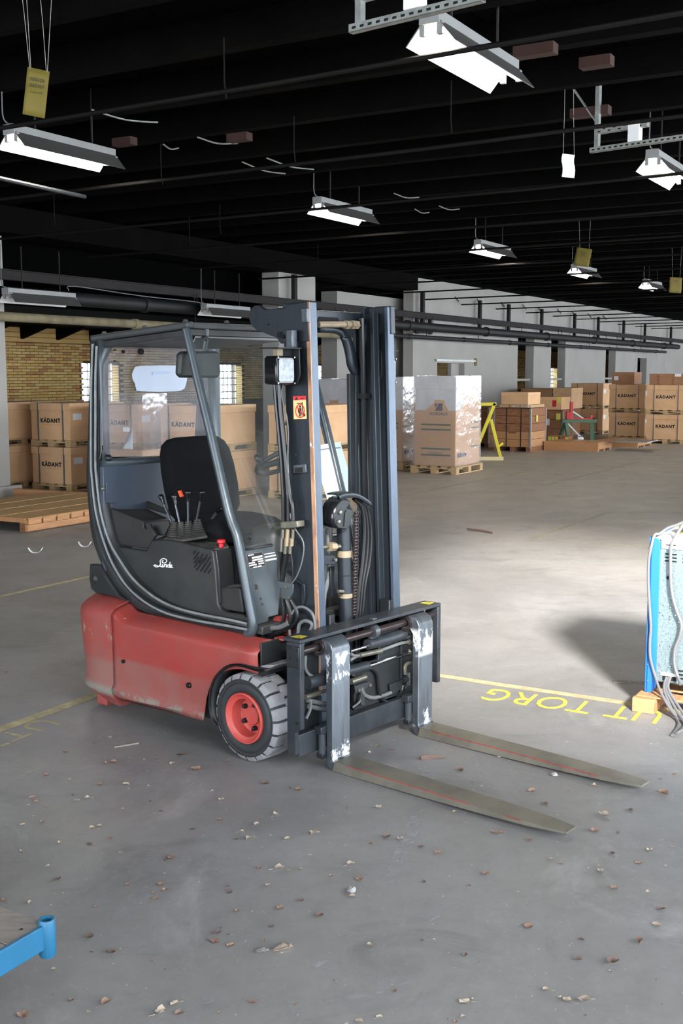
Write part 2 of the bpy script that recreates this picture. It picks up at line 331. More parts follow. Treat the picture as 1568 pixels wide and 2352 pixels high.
def paintmat(name, c, cover, sc=26, lo=0.0, hi=1.0, w=.1):
    m = bpy.data.materials.new(name); m.use_nodes = True; nt = m.node_tree; p = nt.nodes['Principled BSDF']
    tc = nd(nt, 'ShaderNodeTexCoord'); tc.name = 'Texture Coordinate'
    p.inputs['Base Color'].default_value = lin(c); p.inputs['Roughness'].default_value = .7
    nt.links.new(ramp(nt, noise(nt, sc, 6, .75), .62-.4*cover, .62+w-.4*cover, (lo,)*3+(1,), (hi,)*3+(1,)), p.inputs['Alpha']); return m
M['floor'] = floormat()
M['line'] = paintmat('worn yellow floor line', (192, 178, 134), .6, 12, .5, .95, .3)
M['linef'] = paintmat('faded yellow floor line', (172, 160, 126), .55, 7, .2, .8, .3)
M['scuff'] = paintmat('pale scuff', (196, 196, 196), .35, 18, 0, .5, .3)
M['letter'] = paintmat('yellow floor lettering', (204, 190, 74), .62)
# ================================================================== THE HALL
def sbox(name, lo, hi, m, parent=None, bev=0):      # a box in hall coordinates (u, v, z)
    b = MB(xf=lambda p: bw(p.x, p.y, p.z)).box(lo, hi); o = b.build(name, m, parent, bev, smooth=False)
    return o if parent else struct(o)
def hall(): return MB(xf=lambda p: bw(p.x, p.y, p.z))
U0, U1, VR, VA, VB, ZC = -6.0, 70.0, -6.5, 12.0, 18.0, 4.3
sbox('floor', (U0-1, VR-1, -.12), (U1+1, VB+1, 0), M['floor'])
# roof: opening for the roof light above and behind the camera
HU0, HU1, HV0, HV1 = -1.7, 5.6, -6.3, -1.0
b = hall()
b.box((U0, VR, ZC), (HU0, VA+1.1, ZC+.12)); b.box((HU1, VR, ZC), (U1, VA+1.1, ZC+.12))
b.box((HU0, VR, ZC), (HU1, HV0, ZC+.12)); b.box((HU0, HV1, ZC), (HU1, VA+1.1, ZC+.12))
ceiling = struct(b.build('ceiling', M['tar'], smooth=False))
for i in range(36):                                  # rafters across the hall
    u = 4.6 + i*1.12; sbox('rafter', (u-.06, -3, ZC-.26), (u+.06, VA+.4, ZC), M['beam'], ceiling)
for i in range(60):                                  # roof boards between the rafters, running along the hall
    v = -2.5 + i*.245
    sbox('roof_board', (4, v+.008, ZC-.02-.004*(i % 3)), (30, v+.237, ZC), M['tar'], ceiling)
for i in range(18):                                  # thin tie tubes under the rafters
    u = 6.05 + i*2.3; z = 3.52
    MB().tube([bw(u, -3, z+.12), bw(u-.05, 4, z), bw(u, VA, z-.05)], .016, 6).build('tie_tube', M['conduit'], ceiling)
for i, (x, y) in enumerate(((505, 520), (370, 400), (1035, 275), (435, 545), (675, 345), (515, 190), (125, 500), (730, 600))):
    P = flr(x, y, 3.75); MB().tube([P + V((0, 0, .3)), P, P + V((.01, .02, -.1))], .006, 5).build('roof_hook', M['conduit'], ceiling)
for x0, y0, x1, y1 in ((210, 252, 362, 281), (374, 331, 410, 340), (453, 315, 545, 329), (556, 372, 655, 399), (612, 363, 720, 389), (904, 444, 962, 453), (952, 480, 985, 488), (1008, 473, 1055, 480)):
    P, Q = flr(x0, y0, 4.0), flr(x1, y1, 4.0); MB().tube(smoothpath([P, (P+Q)/2 - V((0, 0, .03)), Q]), .008, 5).build('loose_wire', M['strut'], ceiling)
for x, y, n in ((305, 328, .2), (1270, 117, .26), (570, 318, .2), (1400, 145, .2), (1395, 258, .3)):
    P = uvz(flr(x, y, 3.85)); sbox('timber_cleat', (P.x-.06, P.y-.02, P.z-.02), (P.x+.04, P.y+n, P.z+.05), M['beamb'], ceiling)
b = hall(); s_ = sun_to/sun_to.z; su_, sv_ = s_.dot(ub), s_.dot(vb)   # unseen shaft added to block diffuse sky, sides parallel to the sun
cor = [(HU0, HV0), (HU1, HV0), (HU1, HV1), (HU0, HV1)]; wl_ = 2.6
for (ua, va), (uc, vc) in zip(cor, cor[1:]+cor[:1]): b.add([(ua, va, ZC+.02), (uc, vc, ZC+.02), (uc+su_*wl_, vc+sv_*wl_, ZC+wl_), (ua+su_*wl_, va+sv_*wl_, ZC+wl_)], [(0, 1, 2, 3)])
b.build('sky_blocking_shaft', M['tar'], ceiling, smooth=False, solid=.04)
# long dark beams over the piers, rear aisle roof
sbox('trim_1', (6, VA-.12, 3.66), (24, VA+.5, 4.02), M['beam']); sbox('trim_2', (23.9, VA-.03, 3.97), (U1, VA+.5, ZC), M['tar'])
sbox('trim_3', (U0, VA+.91, 2.75), (U1, VA+1.05, ZC), M['tar']); sbox('trim_4', (U0, VA+.5, 2.72), (U1, VB+.4, 2.86), M['tar'])
# the whitewashed arcade
sbox('pillar_1', (10.3, VA, 0), (11.3, VA+.75, 3.62), M['plaster']); sbox('trim_5', (10.2, VA-.1, 0), (11.42, VA+.8, .16), M['plaster'])
sbox('pillar_2', (18.25, VA, 0), (19.6, VA+.40, 3.66), M['plaster'], bev=.02)
wl = hall()
segs = [(24.0, 25.35, 0, 3.97), (25.35, 27.0, 1.98, 3.97), (27.0, 30.75, 0, 3.97), (30.75, 32.05, 2.8, 3.97), (32.05, 33.55, 0, 3.97), (33.55, 34.9, 2.8, 3.97),
        (34.9, 39.2, 0, 3.97), (39.2, 40.4, 2.6, 3.97), (40.4, 43.3, 0, 3.97), (43.3, 44.6, 2.3, 3.97), (44.6, U1, 0, 3.97)]
for a, c, z0, z1 in segs: wl.box((a, VA, z0), (c, VA+.26, z1))
wall_left = struct(wl.build('wall_left', M['plaster'], smooth=False))
sbox('doorpost', (26.5, VA+.15, 0), (26.99, VA+.25, 1.98), M['plaster'], wall_left); sbox('lintel_rail', (25.2, VA-.06, 2.02), (27.6, VA, 2.07), M['strut'], wall_left)
sbox('wall_end', (21.3, VA+.5, 0), (25.1, VA+.9, 3.5), M['plaster'])
for a in (31.0, 33.8, 39.4): sbox('crossbar', (a-.25, VA+.1, 1.5), (a+1.1, VA+.16, 1.56), M['plaster'], wall_left)
for x, y in ((1045, 690), (1095, 695), (1150, 702), (1200, 708), (1235, 713), (1280, 718), (1312, 722), (1350, 728), (1385, 733)):  # ragged roof nails
    P = onv(x, y-8, VA-.03); Q = onv(x+8, y+2, VA-.03)
    MB().tube([bw(*P), bw(*Q)], .012, 5).build('iron_hook', M['isteel'], wall_left)
# the rear brick wall with its windows
wb = hall(); WN = [(14.1, 15.35), (19.2, 20.45), (24.3, 25.5), (29.45, 30.7), (34.6, 35.85), (39.75, 41.0), (44.9, 46.15), (50.0, 51.3), (55.2, 56.4), (60.3, 61.6)]; WZ0, WZ1 = .85, 1.96
us = [U0] + [x for w in WN for x in w] + [U1]
for i in range(0, len(us), 2): wb.box((us[i], VB+.02, 0), (us[i+1], VB+.4, 2.75))
for a, c in WN: wb.box((a, VB+.02, 0), (c, VB+.4, WZ0)); wb.box((a, VB+.02, WZ1), (c, VB+.4, 2.75))
wall_back = struct(wb.build('wall_back', M['mortar'], smooth=False))
for i in range(3): sbox('fascia_board', (U0, VB-.03+.006*i, 2.39+i*.105), (U1, VB+.02, 2.485+i*.105), M['board'], wall_back)
for i in range(26):
    u = 14.2 + i*1.05
    hall().prism([(u, VB-.02, 2.72), (u, VB-.9, 2.72), (u, VB-.02, 2.45)], (.09, 0, 0)).build('roof_bracket', M['beam'], wall_back, smooth=False)
bm1 = MB().box((0, 0, 0), (.236, .03, .05)).build('brick', M['brick'], wall_back, smooth=False).data
bmr = bm1.copy(); bmr.materials[0] = M['brickr']; bmy = bm1.copy(); bmy.materials[0] = M['bricky']
bpy.data.objects.remove(bpy.data.objects['brick']); nb = 0; rest = {0: hall(), 1: hall(), 2: hall()}
cells = []
for k in range(22):
    z = 1.02 + k*.062; u = 15.4 + (k % 2)*.1245
    while u < 64:
        u += .249
        if any(a-.05 < u+.12 < c+.05 and z < WZ1 for a, c in WN): continue
        cells.append((u, z))
near = sorted((c for c in cells if c[0] > 16.55), key=lambda c: c[0])[:300]; ns = set(near)
for u, z in cells:
    j = random.choices((0, 1, 2), (5, 3 if z > 2.0 else 1.2, 3))[0]; dv = random.uniform(-.004, .004)
    if (u, z) in ns:
        o = bpy.data.objects.new('brick', (bm1, bmr, bmy)[j]); COL.objects.link(o); o.parent = wall_back
        o.location = bw(u, VB-.006+dv, z); o.rotation_euler = (0, 0, BA)
    else: rest[j].box((u, VB-.006+dv, z), (u+.236, VB+.024, z+.05))
for j, mn in enumerate(('brick', 'brickr', 'bricky')):
    o = rest[j].build('brick_courses', M[mn], wall_back, smooth=False); o['kind'] = 'stuff'
jam = None
for i, (a, c) in enumerate(WN):
    w = hall(); n = 6; h = 6
    for k in range(n+1): x = a + (c-a)*k/n; w.box((x-.012, VB+.2, WZ0), (x+.012, VB+.24, WZ1))
    for k in range(h+1): z = WZ0 + (WZ1-WZ0)*k/h; w.box((a, VB+.2, z-.012), (c, VB+.24, z+.012))
    wo = struct(w.build('window_%d' % (i+1), M['strut'], smooth=False))
    for k in range(n):
        for q in range(h):
            x = a + (c-a)*k/n; z = WZ0 + (WZ1-WZ0)*q/h
            if i in (1, 2, 3, 6, 7): hall().box((x+.012, VB+.215, z+.012), (x+(c-a)/n-.012, VB+.22, z+(WZ1-WZ0)/h-.012)).build('pane', M['pane'], wo, smooth=False)
    for k in range(17):                              # brick reveal on the window's far side
        z = WZ0 + .02 + k*.062; hall().box((c-.012, VB+.0, z), (c+.012, VB+.19, z+.05)).build('reveal_brick', M['bricky'], wall_back, smooth=False)
# walls outside the frame, openings sized to spread daylight: the window wall on the right, the gate wall behind the camera, the far gable
w = hall(); w.box((U0, VR-.3, 0), (U1, VR, .8)); w.box((U0, VR-.3, 3.8), (U1, VR, ZC+.1))
for i in range(16): w.box((U0+i*4.8, VR-.3, .8), (U0+i*4.8+.4, VR, 3.8))
struct(w.build('wall_right', M['plaster'], smooth=False))
w = hall(); w.box((U0-.3, VR, 3.9), (U0, VB, ZC+.1)); w.box((U0-.3, 8.0, 0), (U0, 8.6, 3.9)); w.box((U0-.3, 8.6, 0), (U0, 11.9, 1.1)); w.box((U0-.3, 11.9, 0), (U0, VB, 3.9)); w.box((U0-.3, VR, 0), (U0, -2.6, 3.9)); w.box((U0-.3, 1.0, 0), (U0, 2.9, 3.9)); w.box((U0-.3, 2.9, 0), (U0, 8.0, 1.1))  # farthest window opening added to brighten the box fronts
struct(w.build('wall_front', M['plaster'], smooth=False))
sbox('wall_far', (U1, VR, 0), (U1+.3, VB+.4, ZC+.1), M['plaster'])
def portal(name, u, v, z, su, sv, d):                # daylight sampling guides set into the wall openings
    l = bpy.data.lights.new(name, 'AREA'); l.shape = 'RECTANGLE'; l.size = su; l.size_y = sv; l.cycles.is_portal = True
    o = bpy.data.objects.new(name, l); COL.objects.link(o); o.location = bw(u, v, z)
    dz = V((0, 0, 1)) if abs(d[2]) < .5 else ub
    dw = bw(*d) if abs(d[2]) < .5 else V(d)
    zx = -dw; x = dz.cross(zx).normalized(); y = zx.cross(x)
    o.rotation_euler = Matrix(((x.x, y.x, zx.x), (x.y, y.y, zx.y), (x.z, y.z, zx.z))).to_euler()
portal('portal_right', (U0+U1)/2, VR-.05, 2.3, U1-U0, 3.0, (0, 1, 0))
portal('portal_gate', U0-.05, -.8, 1.95, 3.6, 3.9, (1, 0, 0)); portal('portal_gate', U0-.05, 5.45, 2.5, 5.1, 2.8, (1, 0, 0)); portal('portal_gate', U0-.05, 10.25, 2.5, 3.3, 2.8, (1, 0, 0))
portal('portal_roof', (HU0+HU1)/2+su_*wl_, (HV0+HV1)/2+sv_*wl_, ZC+wl_+.03, HV1-HV0, HU1-HU0, (0, 0, -1))
for a, c in WN: portal('portal_window', (a+c)/2, VB+.3, (WZ0+WZ1)/2, c-a, WZ1-WZ0, (0, -1, 0))
# painted marks on the floor
def stripe(name, uv0, uv1, wd, m):
    a, c = V((*uv0, 0)), V((*uv1, 0)); d = (c-a).normalized(); n = V((-d.y, d.x, 0))*wd/2; k = max(2, int((c-a).length/.4))
    b = hall(); b.grid([[a + (c-a)*i/k - n*random.uniform(.8, 1.1) + V((0, 0, .0015)), a + (c-a)*i/k + n*random.uniform(.8, 1.1) + V((0, 0, .0015))] for i in range(k+1)])
    o = b.build(name, m, smooth=False); return o
fl_ = bpy.data.objects['floor']
for uv0, uv1, wd, m in (((3.0, 4.13), (4.6, 4.15), .075, 'line'), ((5.0, 6.66), (8.3, 6.66), .055, 'line'), ((5.76, 3.9), (5.77, -.5), .07, 'line'), ((11.1, 4.16), (13.6, 4.12), .06, 'linef'),
                        ((11.2, 4.18), (11.15, 0), .05, 'linef'), ((12.5, 7.25), (19.5, 7.17), .06, 'linef'), ((9.3, 8.4), (9.35, 7.9), .05, 'linef'), ((16.5, 6.0), (22, 5.95), .05, 'linef')):
    stripe('floor_line', uv0, uv1, wd, M[m]).parent = fl_
T = text('floor_lettering', 'UT TORG', M['letter'], fl_, Matrix(), 1, 0, .0006, 1.05, 'LEFT')
bpy.context.view_layer.update()
a0, a1, top = flr(1532, 1637), flr(1136, 1583), flr(1507, 1664); dm = T.dimensions.copy()
xs = (a1-a0); hh = (uvz(a0).x - uvz(top).x)
X = xs.normalized(); Yv = V((0, 0, 1)).cross(X)
T.data.align_y = 'BOTTOM_BASELINE'; sx = xs.length/dm.x; sy = hh/.70
T.matrix_local = Matrix(((X.x*sx, Yv.x*sy, 0, a0.x), (X.y*sx, Yv.y*sy, 0, a0.y), (0, 0, 1, .0022), (0, 0, 0, 1)))
for pts in (((60, 460), (100, 395), (190, 375), (270, 385), (370, 400), (500, 425)),):
    pass
def chalk(pts, wd):                                  # hand painted strokes left of the truck, on the floor
    P = smoothpath([flr(x*.15306, 1600+y*.15306) for x, y in pts]); rows = []
    for i, p in enumerate(P):
        d = (P[min(i+1, len(P)-1)] - P[max(i-1, 0)]).normalized(); n = V((-d.y, d.x, 0))*wd/2; rows.append([p-n+V((0, 0, .0018)), p+n+V((0, 0, .0018))])
    MB().grid(rows).build('floor_lettering', M['line'], fl_, smooth=False)
chalk(((900, 425), (780, 390), (640, 372), (500, 385), (410, 430), (400, 465), (470, 485), (630, 518)), .022)
chalk(((80, 540), (200, 570), (330, 605)), .022); chalk(((470, 560), (330, 615), (180, 680)), .022); chalk(((130, 705), (10, 748)), .024)
def scuff(pts, wd):
    P = smoothpath([flr(x, y) for x, y in pts]); rows = []
    for i, p in enumerate(P):
        d = (P[min(i+1, len(P)-1)] - P[max(i-1, 0)]).normalized(); n = V((-d.y, d.x, 0))*wd/2*random.uniform(.6, 1.3); rows.append([p-n+V((0, 0, .0012)), p+n+V((0, 0, .0012))])
    MB().grid(rows).build('scuff_mark', M['scuff'], fl_, smooth=False)
for pts, wd in (([(975, 1760), (965, 1840), (935, 1930), (885, 2030)], .05), ([(1095, 1860), (1105, 1800), (1085, 1710)], .012), ([(1180, 1745), (1120, 1810)], .02), ([(1260, 1672), (1235, 1698)], .02), ([(1515, 1928), (1545, 1945), (1568, 1950)], .03), ([(965, 2250), (880, 2275), (815, 2320)], .012),
                ([(725, 2222), (750, 2205)], .05), ([(455, 2303), (512, 2290)], .03), ([(90, 1700), (140, 1706)], .05), ([(985, 2118), (1008, 2104)], .012), ([(232, 2118), (262, 2108), (300, 2095)], .012)): scuff(pts, wd)
# girder and pipes along the piers
g = thing('steel_girder', 'rust brown girder running along the tops of the white piers, with upright brackets', 'girder', bw(7, 11.75, 3.0), BA)
gb = MB().box((0, -.05, .0), (44, .05, .014)).box((0, -.05, .126), (44, .05, .14)).box((0, -.005, .014), (44, .005, .126)); gb.build('beam_flange', M['isteel'], g, smooth=False)
for x in (676, 970, 1101.6, 1168, 1244, 1320, 1374.5, 1433, 1482, 1542):
    P = onv(x, 720, 11.85); u = P.x-7
    MB().box((u-.05, .06, -.1), (u+.05, .14, .62)).box((u-.09, .02, -.14), (u+.35, .16, -.09)).build('bracket', M['isteel'], g, smooth=False)
MB().bar((24.6-7, .1, .1), (24.6-7, .1, -.35), .08, .08).bar((23.9-7, .1, .1), (23.9-7, .1, -.35), .08, .08).bar((23.8-7, .1, -.3), (24.7-7, .1, -.3), .06, .06).build('hanger', M['isteel'], g, smooth=False)
def pipe(name, label, u0, u1, v, z, r, m, joints):
    t = thing(name, label, 'pipe', bw(u0, v, z), BA); MB().tube([(0, 0, 0), (u1-u0, 0, 0)], r, 12).build('pipe_run', M[m], t)
    for k in range(joints): x = (u1-u0)*(k+.5)/joints; MB().cyl((x-.05, 0, 0), (x+.05, 0, 0), r*1.25, 12).build('collar', M[m], t)
    for k in range(joints): x = (u1-u0)*(k+.8)/joints; MB().bar((x, 0, 0), (x, .02, 3.05-z), .012, .012).build('hanger_rod', M['isteel'], t, smooth=False)
pipe('heating_pipe', 'thick black pipe hung under the rust brown girder', 7, 48, 11.62, 2.80, .10, 'ipipe', 9)
pipe('water_pipe', 'thin black pipe lowest along the white wall', 21.5, 46, 11.62, 2.56, .05, 'ipipe', 8)
pipe('lagged_pipe', 'yellowed lagged pipe below the dark beams above the brick wall', 6, 21.4, 11.7, 2.50, .065, 'lag', 3)
# lamps
def make_lamp(lit):
    t = thing('ceiling_lamp', 'x', 'lamp')
    MB().box((0, -.05, 0), (1.26, .05, .065)).build('housing', M['lampg'], t, .004)
    r = MB()
    for s in (-1, 1):
        r.prism([(.02, s*.05, .0), (1.26, s*.05, .0), (1.26, s*.155, -.125), (.02, s*.155, -.125)], (0, s*.004, .004))
    r.build('reflector', M['lampr'], t, smooth=False)
    q = MB()
    for s in (-1, 1): q.prism([(.022, s*.048, -.003), (1.258, s*.048, -.003), (1.258, s*.152, -.124), (.022, s*.152, -.124)], (0, s*.0015, .0015))
    q.box((.0, -.05, -.004), (1.26, .05, 0)); q.build('reflector_lining', M['lampw'], t, smooth=False)
    for s in (-1, 1):
        k = MB().cyl((.05, s*.055, -.055), (1.23, s*.055, -.055), .018, 8).build('tube', M['tubeon'] if lit else M['lampw'], t)
        for x in (.02, 1.23): MB().box((x, s*.055-.016, -.075), (x+.03, s*.055+.016, -.004)).build('tube_holder', M['lampg'], k, smooth=False)
    MB().prism([(-.004, -.06, .06), (-.004, .06, .06), (-.004, .062, -.02), (-.004, -.062, -.02)], (.02, 0, 0)).build('end_cap', M['lampg'], t, smooth=False)
    MB().tube(smoothpath([(.06, 0, .06), (-.03, .02, .1), (-.04, .02, .3), (-.02, .03, .62)]), .006, 6).build('supply_cable', M['cable'], t)
    for x in (.3, 1.0): MB().bar((x, 0, .06), (x, 0, .62), .012, .012).build('hanger_rod', M['isteel'], t, smooth=False)
    return t
lampA = make_lamp(True); G = 'fluorescent lamps hanging from the dark roof'
spots = [(6.9, 7.2, 'lit twin tube lamp at the far left, under the nearest yellow card'), (11.47, 7.0, 'lit twin tube lamp hanging alone in mid hall, above the lift mast and beyond it'),
         (16.34, 7.07, 'lit twin tube lamp third along the middle row, left of the hanging yellow card'), (20.87, 7.05, 'lit twin tube lamp just below the small yellow card on long strings'),
         (25.04, 6.83, 'lit twin tube lamp partly behind the farthest yellow card'), (5.97, 2.9, 'largest lit lamp, top of the picture, crossed by a thin tube'),
         (10.62, 2.87, 'lit lamp cut by the right edge, below the long slotted rail')]
for i, (u, v, lab) in enumerate(spots):
    if i == 0: lampA.location = bw(u, v, 3.725); lampA.rotation_euler = (0, 0, BA); lampA['label'] = lab; lampA['group'] = G
    else: dup(lampA, bw(u, v, 3.725), BA, lab, G)
lampB = make_lamp(False); lampB['group'] = 'unlit lamps over the rear aisle'
P = onv(12, 672, 11.3); lampB.location = bw(P.x, P.y, P.z); lampB.rotation_euler = (0, 0, BA); lampB['label'] = 'unlit grey lamp at the left edge, in front of the dark beams'
P = onv(468, 706, 11.3); dup(lampB, bw(P.x, P.y, P.z), BA, 'unlit grey lamp just above the cab roof, left of the lift mast', 'unlit lamps over the rear aisle')
P = onv(158, 668, 11.3); Q = onv(468, 704, 11.3)
tag(MB().tube(smoothpath([bw(*P), bw(P.x+.1, P.y, P.z+.07), bw((P.x+Q.x)/2, P.y, (P.z+Q.z)/2+.05), bw(Q.x-.15, Q.y, Q.z+.06), bw(*Q)]), .008, 6).build('lamp_cable', M['cable']), 'thin cable linking the two unlit lamps along the dark beam', 'cable')
# hanging cards
def card(px, py, d, w, h, rz, tilt, label, m, lines, group=None, strings=((-.3, -.45), (.3, .38))):
    P = onplane(px, py, V((0, d, 0)), V((0, 1, 0)))
    t = thing('hanging_card', label, 'sign', P, 0, group)
    R = Matrix.Rotation(rz, 4, 'Z') @ Matrix.Rotation(tilt, 4, 'Y')
    b = MB(); n = 6
    b.grid([[(w*(i/n-.5), .012*math.sin(j*1.1)*(1 if j < 4 else .6), h*(.5-j/6)) for i in range(n+1)] for j in range(7)])
    c = b.build('card', M[m], t, solid=.0015); c.matrix_local = R
    for k, s in enumerate(lines):
        x = text('lettering', s, M['ink'], c, frame((0, -.014, h*(.26-.13*k)), (1, 0, 0), (0, 0, 1)), h*.10, 0, .0004)
    for x0, x1 in strings:
        a = R @ V((w*x0, 0, h*.48)); MB().tube([a, a+V((w*(x1-x0)*.4, 0, .3)), V((a.x+w*(x1-x0), 0, ZC-P.z))], .0022, 5).build('string', M['string'], t)
    return t
card(83, 213, 7.3, .135, .29, .3, .14, 'yellow card hung on four strings at upper left, creased across the middle', 'ysign', ('050108', '050107', '------>'), None, ((-.4, -.8), (-.35, -.5), (.35, .1), (.4, .9)))
card(1305, 381, 9.5, .13, .185, .5, 0, 'blank white card hung on two beaded chains', 'paper', (), None, ((-.45, -.4), (.45, .2)))
card(1338, 591, 18.0, .24, .28, -.25, .16, 'small yellow card hung on strings just above the fourth lamp', 'ysign', ('050202', '050201', '------>'))
card(1551, 655, 21.5, .25, .29, .2, .06, 'farthest yellow card, at the right edge beside the last lamp', 'ysign', ('050302', '------>'))
# slotted rails under the roof
def slotted(px0, py0, px1, py1, z, label, up):
    P, Q = flr(px0, py0, z), flr(px1, py1, z); d = Q-P; L = d.length; t = thing('cable_rail', label, 'rail', P, math.atan2(d.y, d.x))
    MB().box((0, -.02, -.02), (L, .02, -.016)).box((0, -.02, -.02), (L, -.017, .02)).box((0, .017, -.02), (L, .02, .02)).build('channel', M['strut'], t, smooth=False)
    b = MB()
    for k in range(int(L/.05)): b.box((.02+k*.05, -.0205, -.006), (.045+k*.05, -.0195, .006))
    s = b.build('slots', M['slot'], t, smooth=False); s['kind'] = 'stuff'
    MB().box((.04, -.02, .02), (.075, .02, up)).build('post', M['strut'], t, smooth=False)
    MB().box((.04, -.022, .12), (.50, .022, .17)).build('perforated_arm', M['strut'], t, smooth=False)
    b = MB()
    for k in range(9): b.box((.07+k*.045, -.0225, .13+.02*(k % 2)), (.095+k*.045, -.0215, .14+.02*(k % 2)))
    b.build('arm_slots', M['slot'], t, smooth=False)['kind'] = 'stuff'
    MB().box((.34, -.03, .02), (.44, .03, .16)).build('junction_box', M['lampw'], t, .004)
    MB().bar((.06, 0, .2), (-.35, 0, up), .03, .01).build('brace', M['strut'], t, smooth=False)
slotted(1356, 346, 1640, 305, 3.55, 'slotted steel rail with a small box, right, beyond the white card', .75)
slotted(806, 68, 1110, -6, 3.45, 'slotted steel rail at the top edge beside the largest lamp', .85)
P, Q = flr(-20, 405, 3.4), flr(195, 452, 3.4)
tag(MB().tube([P, Q], .02, 8).build('steel_tube', M['mast']), 'dull steel tube under the roof at the left edge, below the first lamp', 'tube')
P = onv(1090, 840, VA-.02); c = MB().box((0, -.004, 0), (.14, 0, .2)).build('wall_notice', M['ysign']); c.location = bw(*P); c.rotation_euler = (0, 0, BA)
tag(c, 'small yellow notice fixed to the white wall above the wrapped pallets', 'sign')
# ================================================================== THE FORKLIFT (local axes: x forward, y to its far side, z up)
tr = thing('forklift', 'red and dark grey forklift with lowered forks and empty seat, in mid floor', 'forklift', TP, TR)
WT = 1.09                                            # overall width
# --- red counterweight
def cw_ring(z, rear, inset, r):
    pts = []; y0, y1 = inset, WT-inset; cx = rear + r
    fx = -.988 if z < .6 else -1.13; cx = min(cx, fx-.005); pts.append((fx, y0, z)); pts.append((cx, y0, z))
    for k in range(1, 9): a = math.pi/2*k/8; pts.append((cx - r*math.sin(a), y0 + r*(1-math.cos(a)), z))
    for k in range(0, 8): a = math.pi/2*k/8; pts.append((cx - r*math.cos(a), y1 - r*(1-math.sin(a)), z))
    pts.append((cx, y1, z)); pts.append((fx, y1, z)); return pts
prof = [(.06, -1.30, .05, .28), (.10, -1.36, .02, .30), (.115, -1.385, .002, .30), (.14, -1.405, -.010, .30), (.165, -1.405, -.006, .30), (.19, -1.41, .008, .30), (.30, -1.42, .006, .30), (.42, -1.43, .0, .30), (.50, -1.435, -.004, .30),
        (.535, -1.43, 0, .30), (.56, -1.41, .012, .30), (.585, -1.38, .05, .28), (.599, -1.36, .12, .26), (.601, -1.36, .13, .22), (.66, -1.34, .14, .2), (.76, -1.30, .15, .16), (.84, -1.27, .16, .13)]
b = MB(); rings = [cw_ring(*p) for p in prof]; b.grid(rings)
n = len(rings[0]); b.f.append(tuple(range((len(rings)-1)*n, len(rings)*n))); b.f.append(tuple(range(n-1, -1, -1)))
for i in range(len(rings)-1): b.f.append((i*n, (i+1)*n, (i+1)*n+n-1, i*n+n-1))
b.build('counterweight', M['redworn'], tr)
MB().box((-1.2, .06, .03), (-1.12, .3, .10)).build('counterweight_foot', M['redworn'], tr, .01)
# --- red side panels with the wheel arch cut out
def side_panel(mir):
    ptop = sp(6, [(330, 405), (420, 440), (560, 530), (700, 575), (800, 598), (1000, 648), (1150, 675), (1292, 694)], 0)
    fs = [-.982, -.96] + [-.96 + .0495*k for k in range(1, 21)]; fs[-1] = .028
    def zt(f):
        for a, c in zip(ptop, ptop[1:]):
            if a.x <= f <= c.x: return a.z + (c.z-a.z)*(f-a.x)/(c.x-a.x)
        return 0
    def zt(f):
        t = min(1, max(0, (f+.99)/.09)); t = t*t*(3-2*t); return .592 - .040*t - .003*max(0, f+.9)
    bot0, bot1 = .100, .142
    def zb(f):
        z = bot0 + (bot1-bot0)*(f+.98)/.7
        dx = f+.045
        if abs(dx) < .262: z = max(z, .19 + math.sqrt(max(0, .262**2 - dx*dx))*.90)
        elif f > 0: z = .42
        return z
    ext = []
    for f in fs + [-.307, -.30, -.28, -.25, -.21, -.16]: ext.append(f)
    ext = sorted(set(round(f, 4) for f in ext)); rows = []
    for f in ext:
        z0, z1 = zb(f), zt(f); row = []
        for k in range(25):
            z = z0 + (z1-z0)*(1-(1-k/24)**1.5); h = (z1-z)
            l = 0.003 + .008*math.cos((z-.3)/.2)
            if h < .05: l += .118*((.05-h)/.05)**2.4
            if z < .21: l += -.016*math.exp(-((z-.150)/.020)**2) + (0.10*max(0, .135-z) / .1 if z < .135 else 0)
            if f > 0.0: l += .012*((f)/.028)**2
            row.append((f, WT-l if mir else l, z))
        rows.append(row)
    MB().grid(rows).build('battery_cover', M['red'], tr, solid=.006)
side_panel(False); side_panel(True)
P = SP(*ZZ(6, 378, 846), -.004); MB().cyl(P, P+V((0, .02, 0)), .009, 12).build('lock_hole', M['slot'], tr)
P = SP(*ZZ(6, 852, 1018), -.002); MB().lathe([(.0, -.004), (.012, -.003), (.014, 0), (.014, .01)], P, (0, 1, 0), 14).build('rubber_plug', M['hose'], tr)
MB().box((-.98, .12, .10), (-.33, WT-.12, .54)).box((-.33, .22, .16), (.03, WT-.22, .54)).box((-.30, .08, .40), (.02, WT-.08, .535)).build('chassis', M['mastd'], tr, smooth=False)
MB().box((.024, .035, .40), (.034, .23, .555)).build('front_plate', M['black'], tr, .003)
MB().prism(sp(4, [(200, 1060), (300, 1040), (330, 1130), (310, 1330), (215, 1345)], .26), (0, .10, 0)).build('axle_casting', M['red'], tr, .012)
MB().box((.0, .15, .545), (.06, .20, .556)).build('casting_lug', M['red'], tr, .004)
# --- rubber mudguard over the wheel
fp = sp(8, [(1000, 165), (860, 150), (700, 100), (560, 65), (430, 62), (300, 105), (170, 215), (75, 360), (25, 560), (12, 760), (30, 930), (75, 1060), (140, 1140)], -.012)
P = smoothpath(fp, 3); MB().grid([[p, p+V((0, .03, 0)), p+V((.0, .24, .0))] for p in P]).build('mudguard', M['rubber'], tr, solid=.008)
MB().tube(P, .007, 6).build('mudguard_lip', M['hose'], tr)
MB().prism(sp(8, [(780, 125), (980, 60), (1210, 55), (1010, 168), (860, 150)], .03), (0, .16, 0)).build('dusty_ledge', M['tread'], tr, .004)
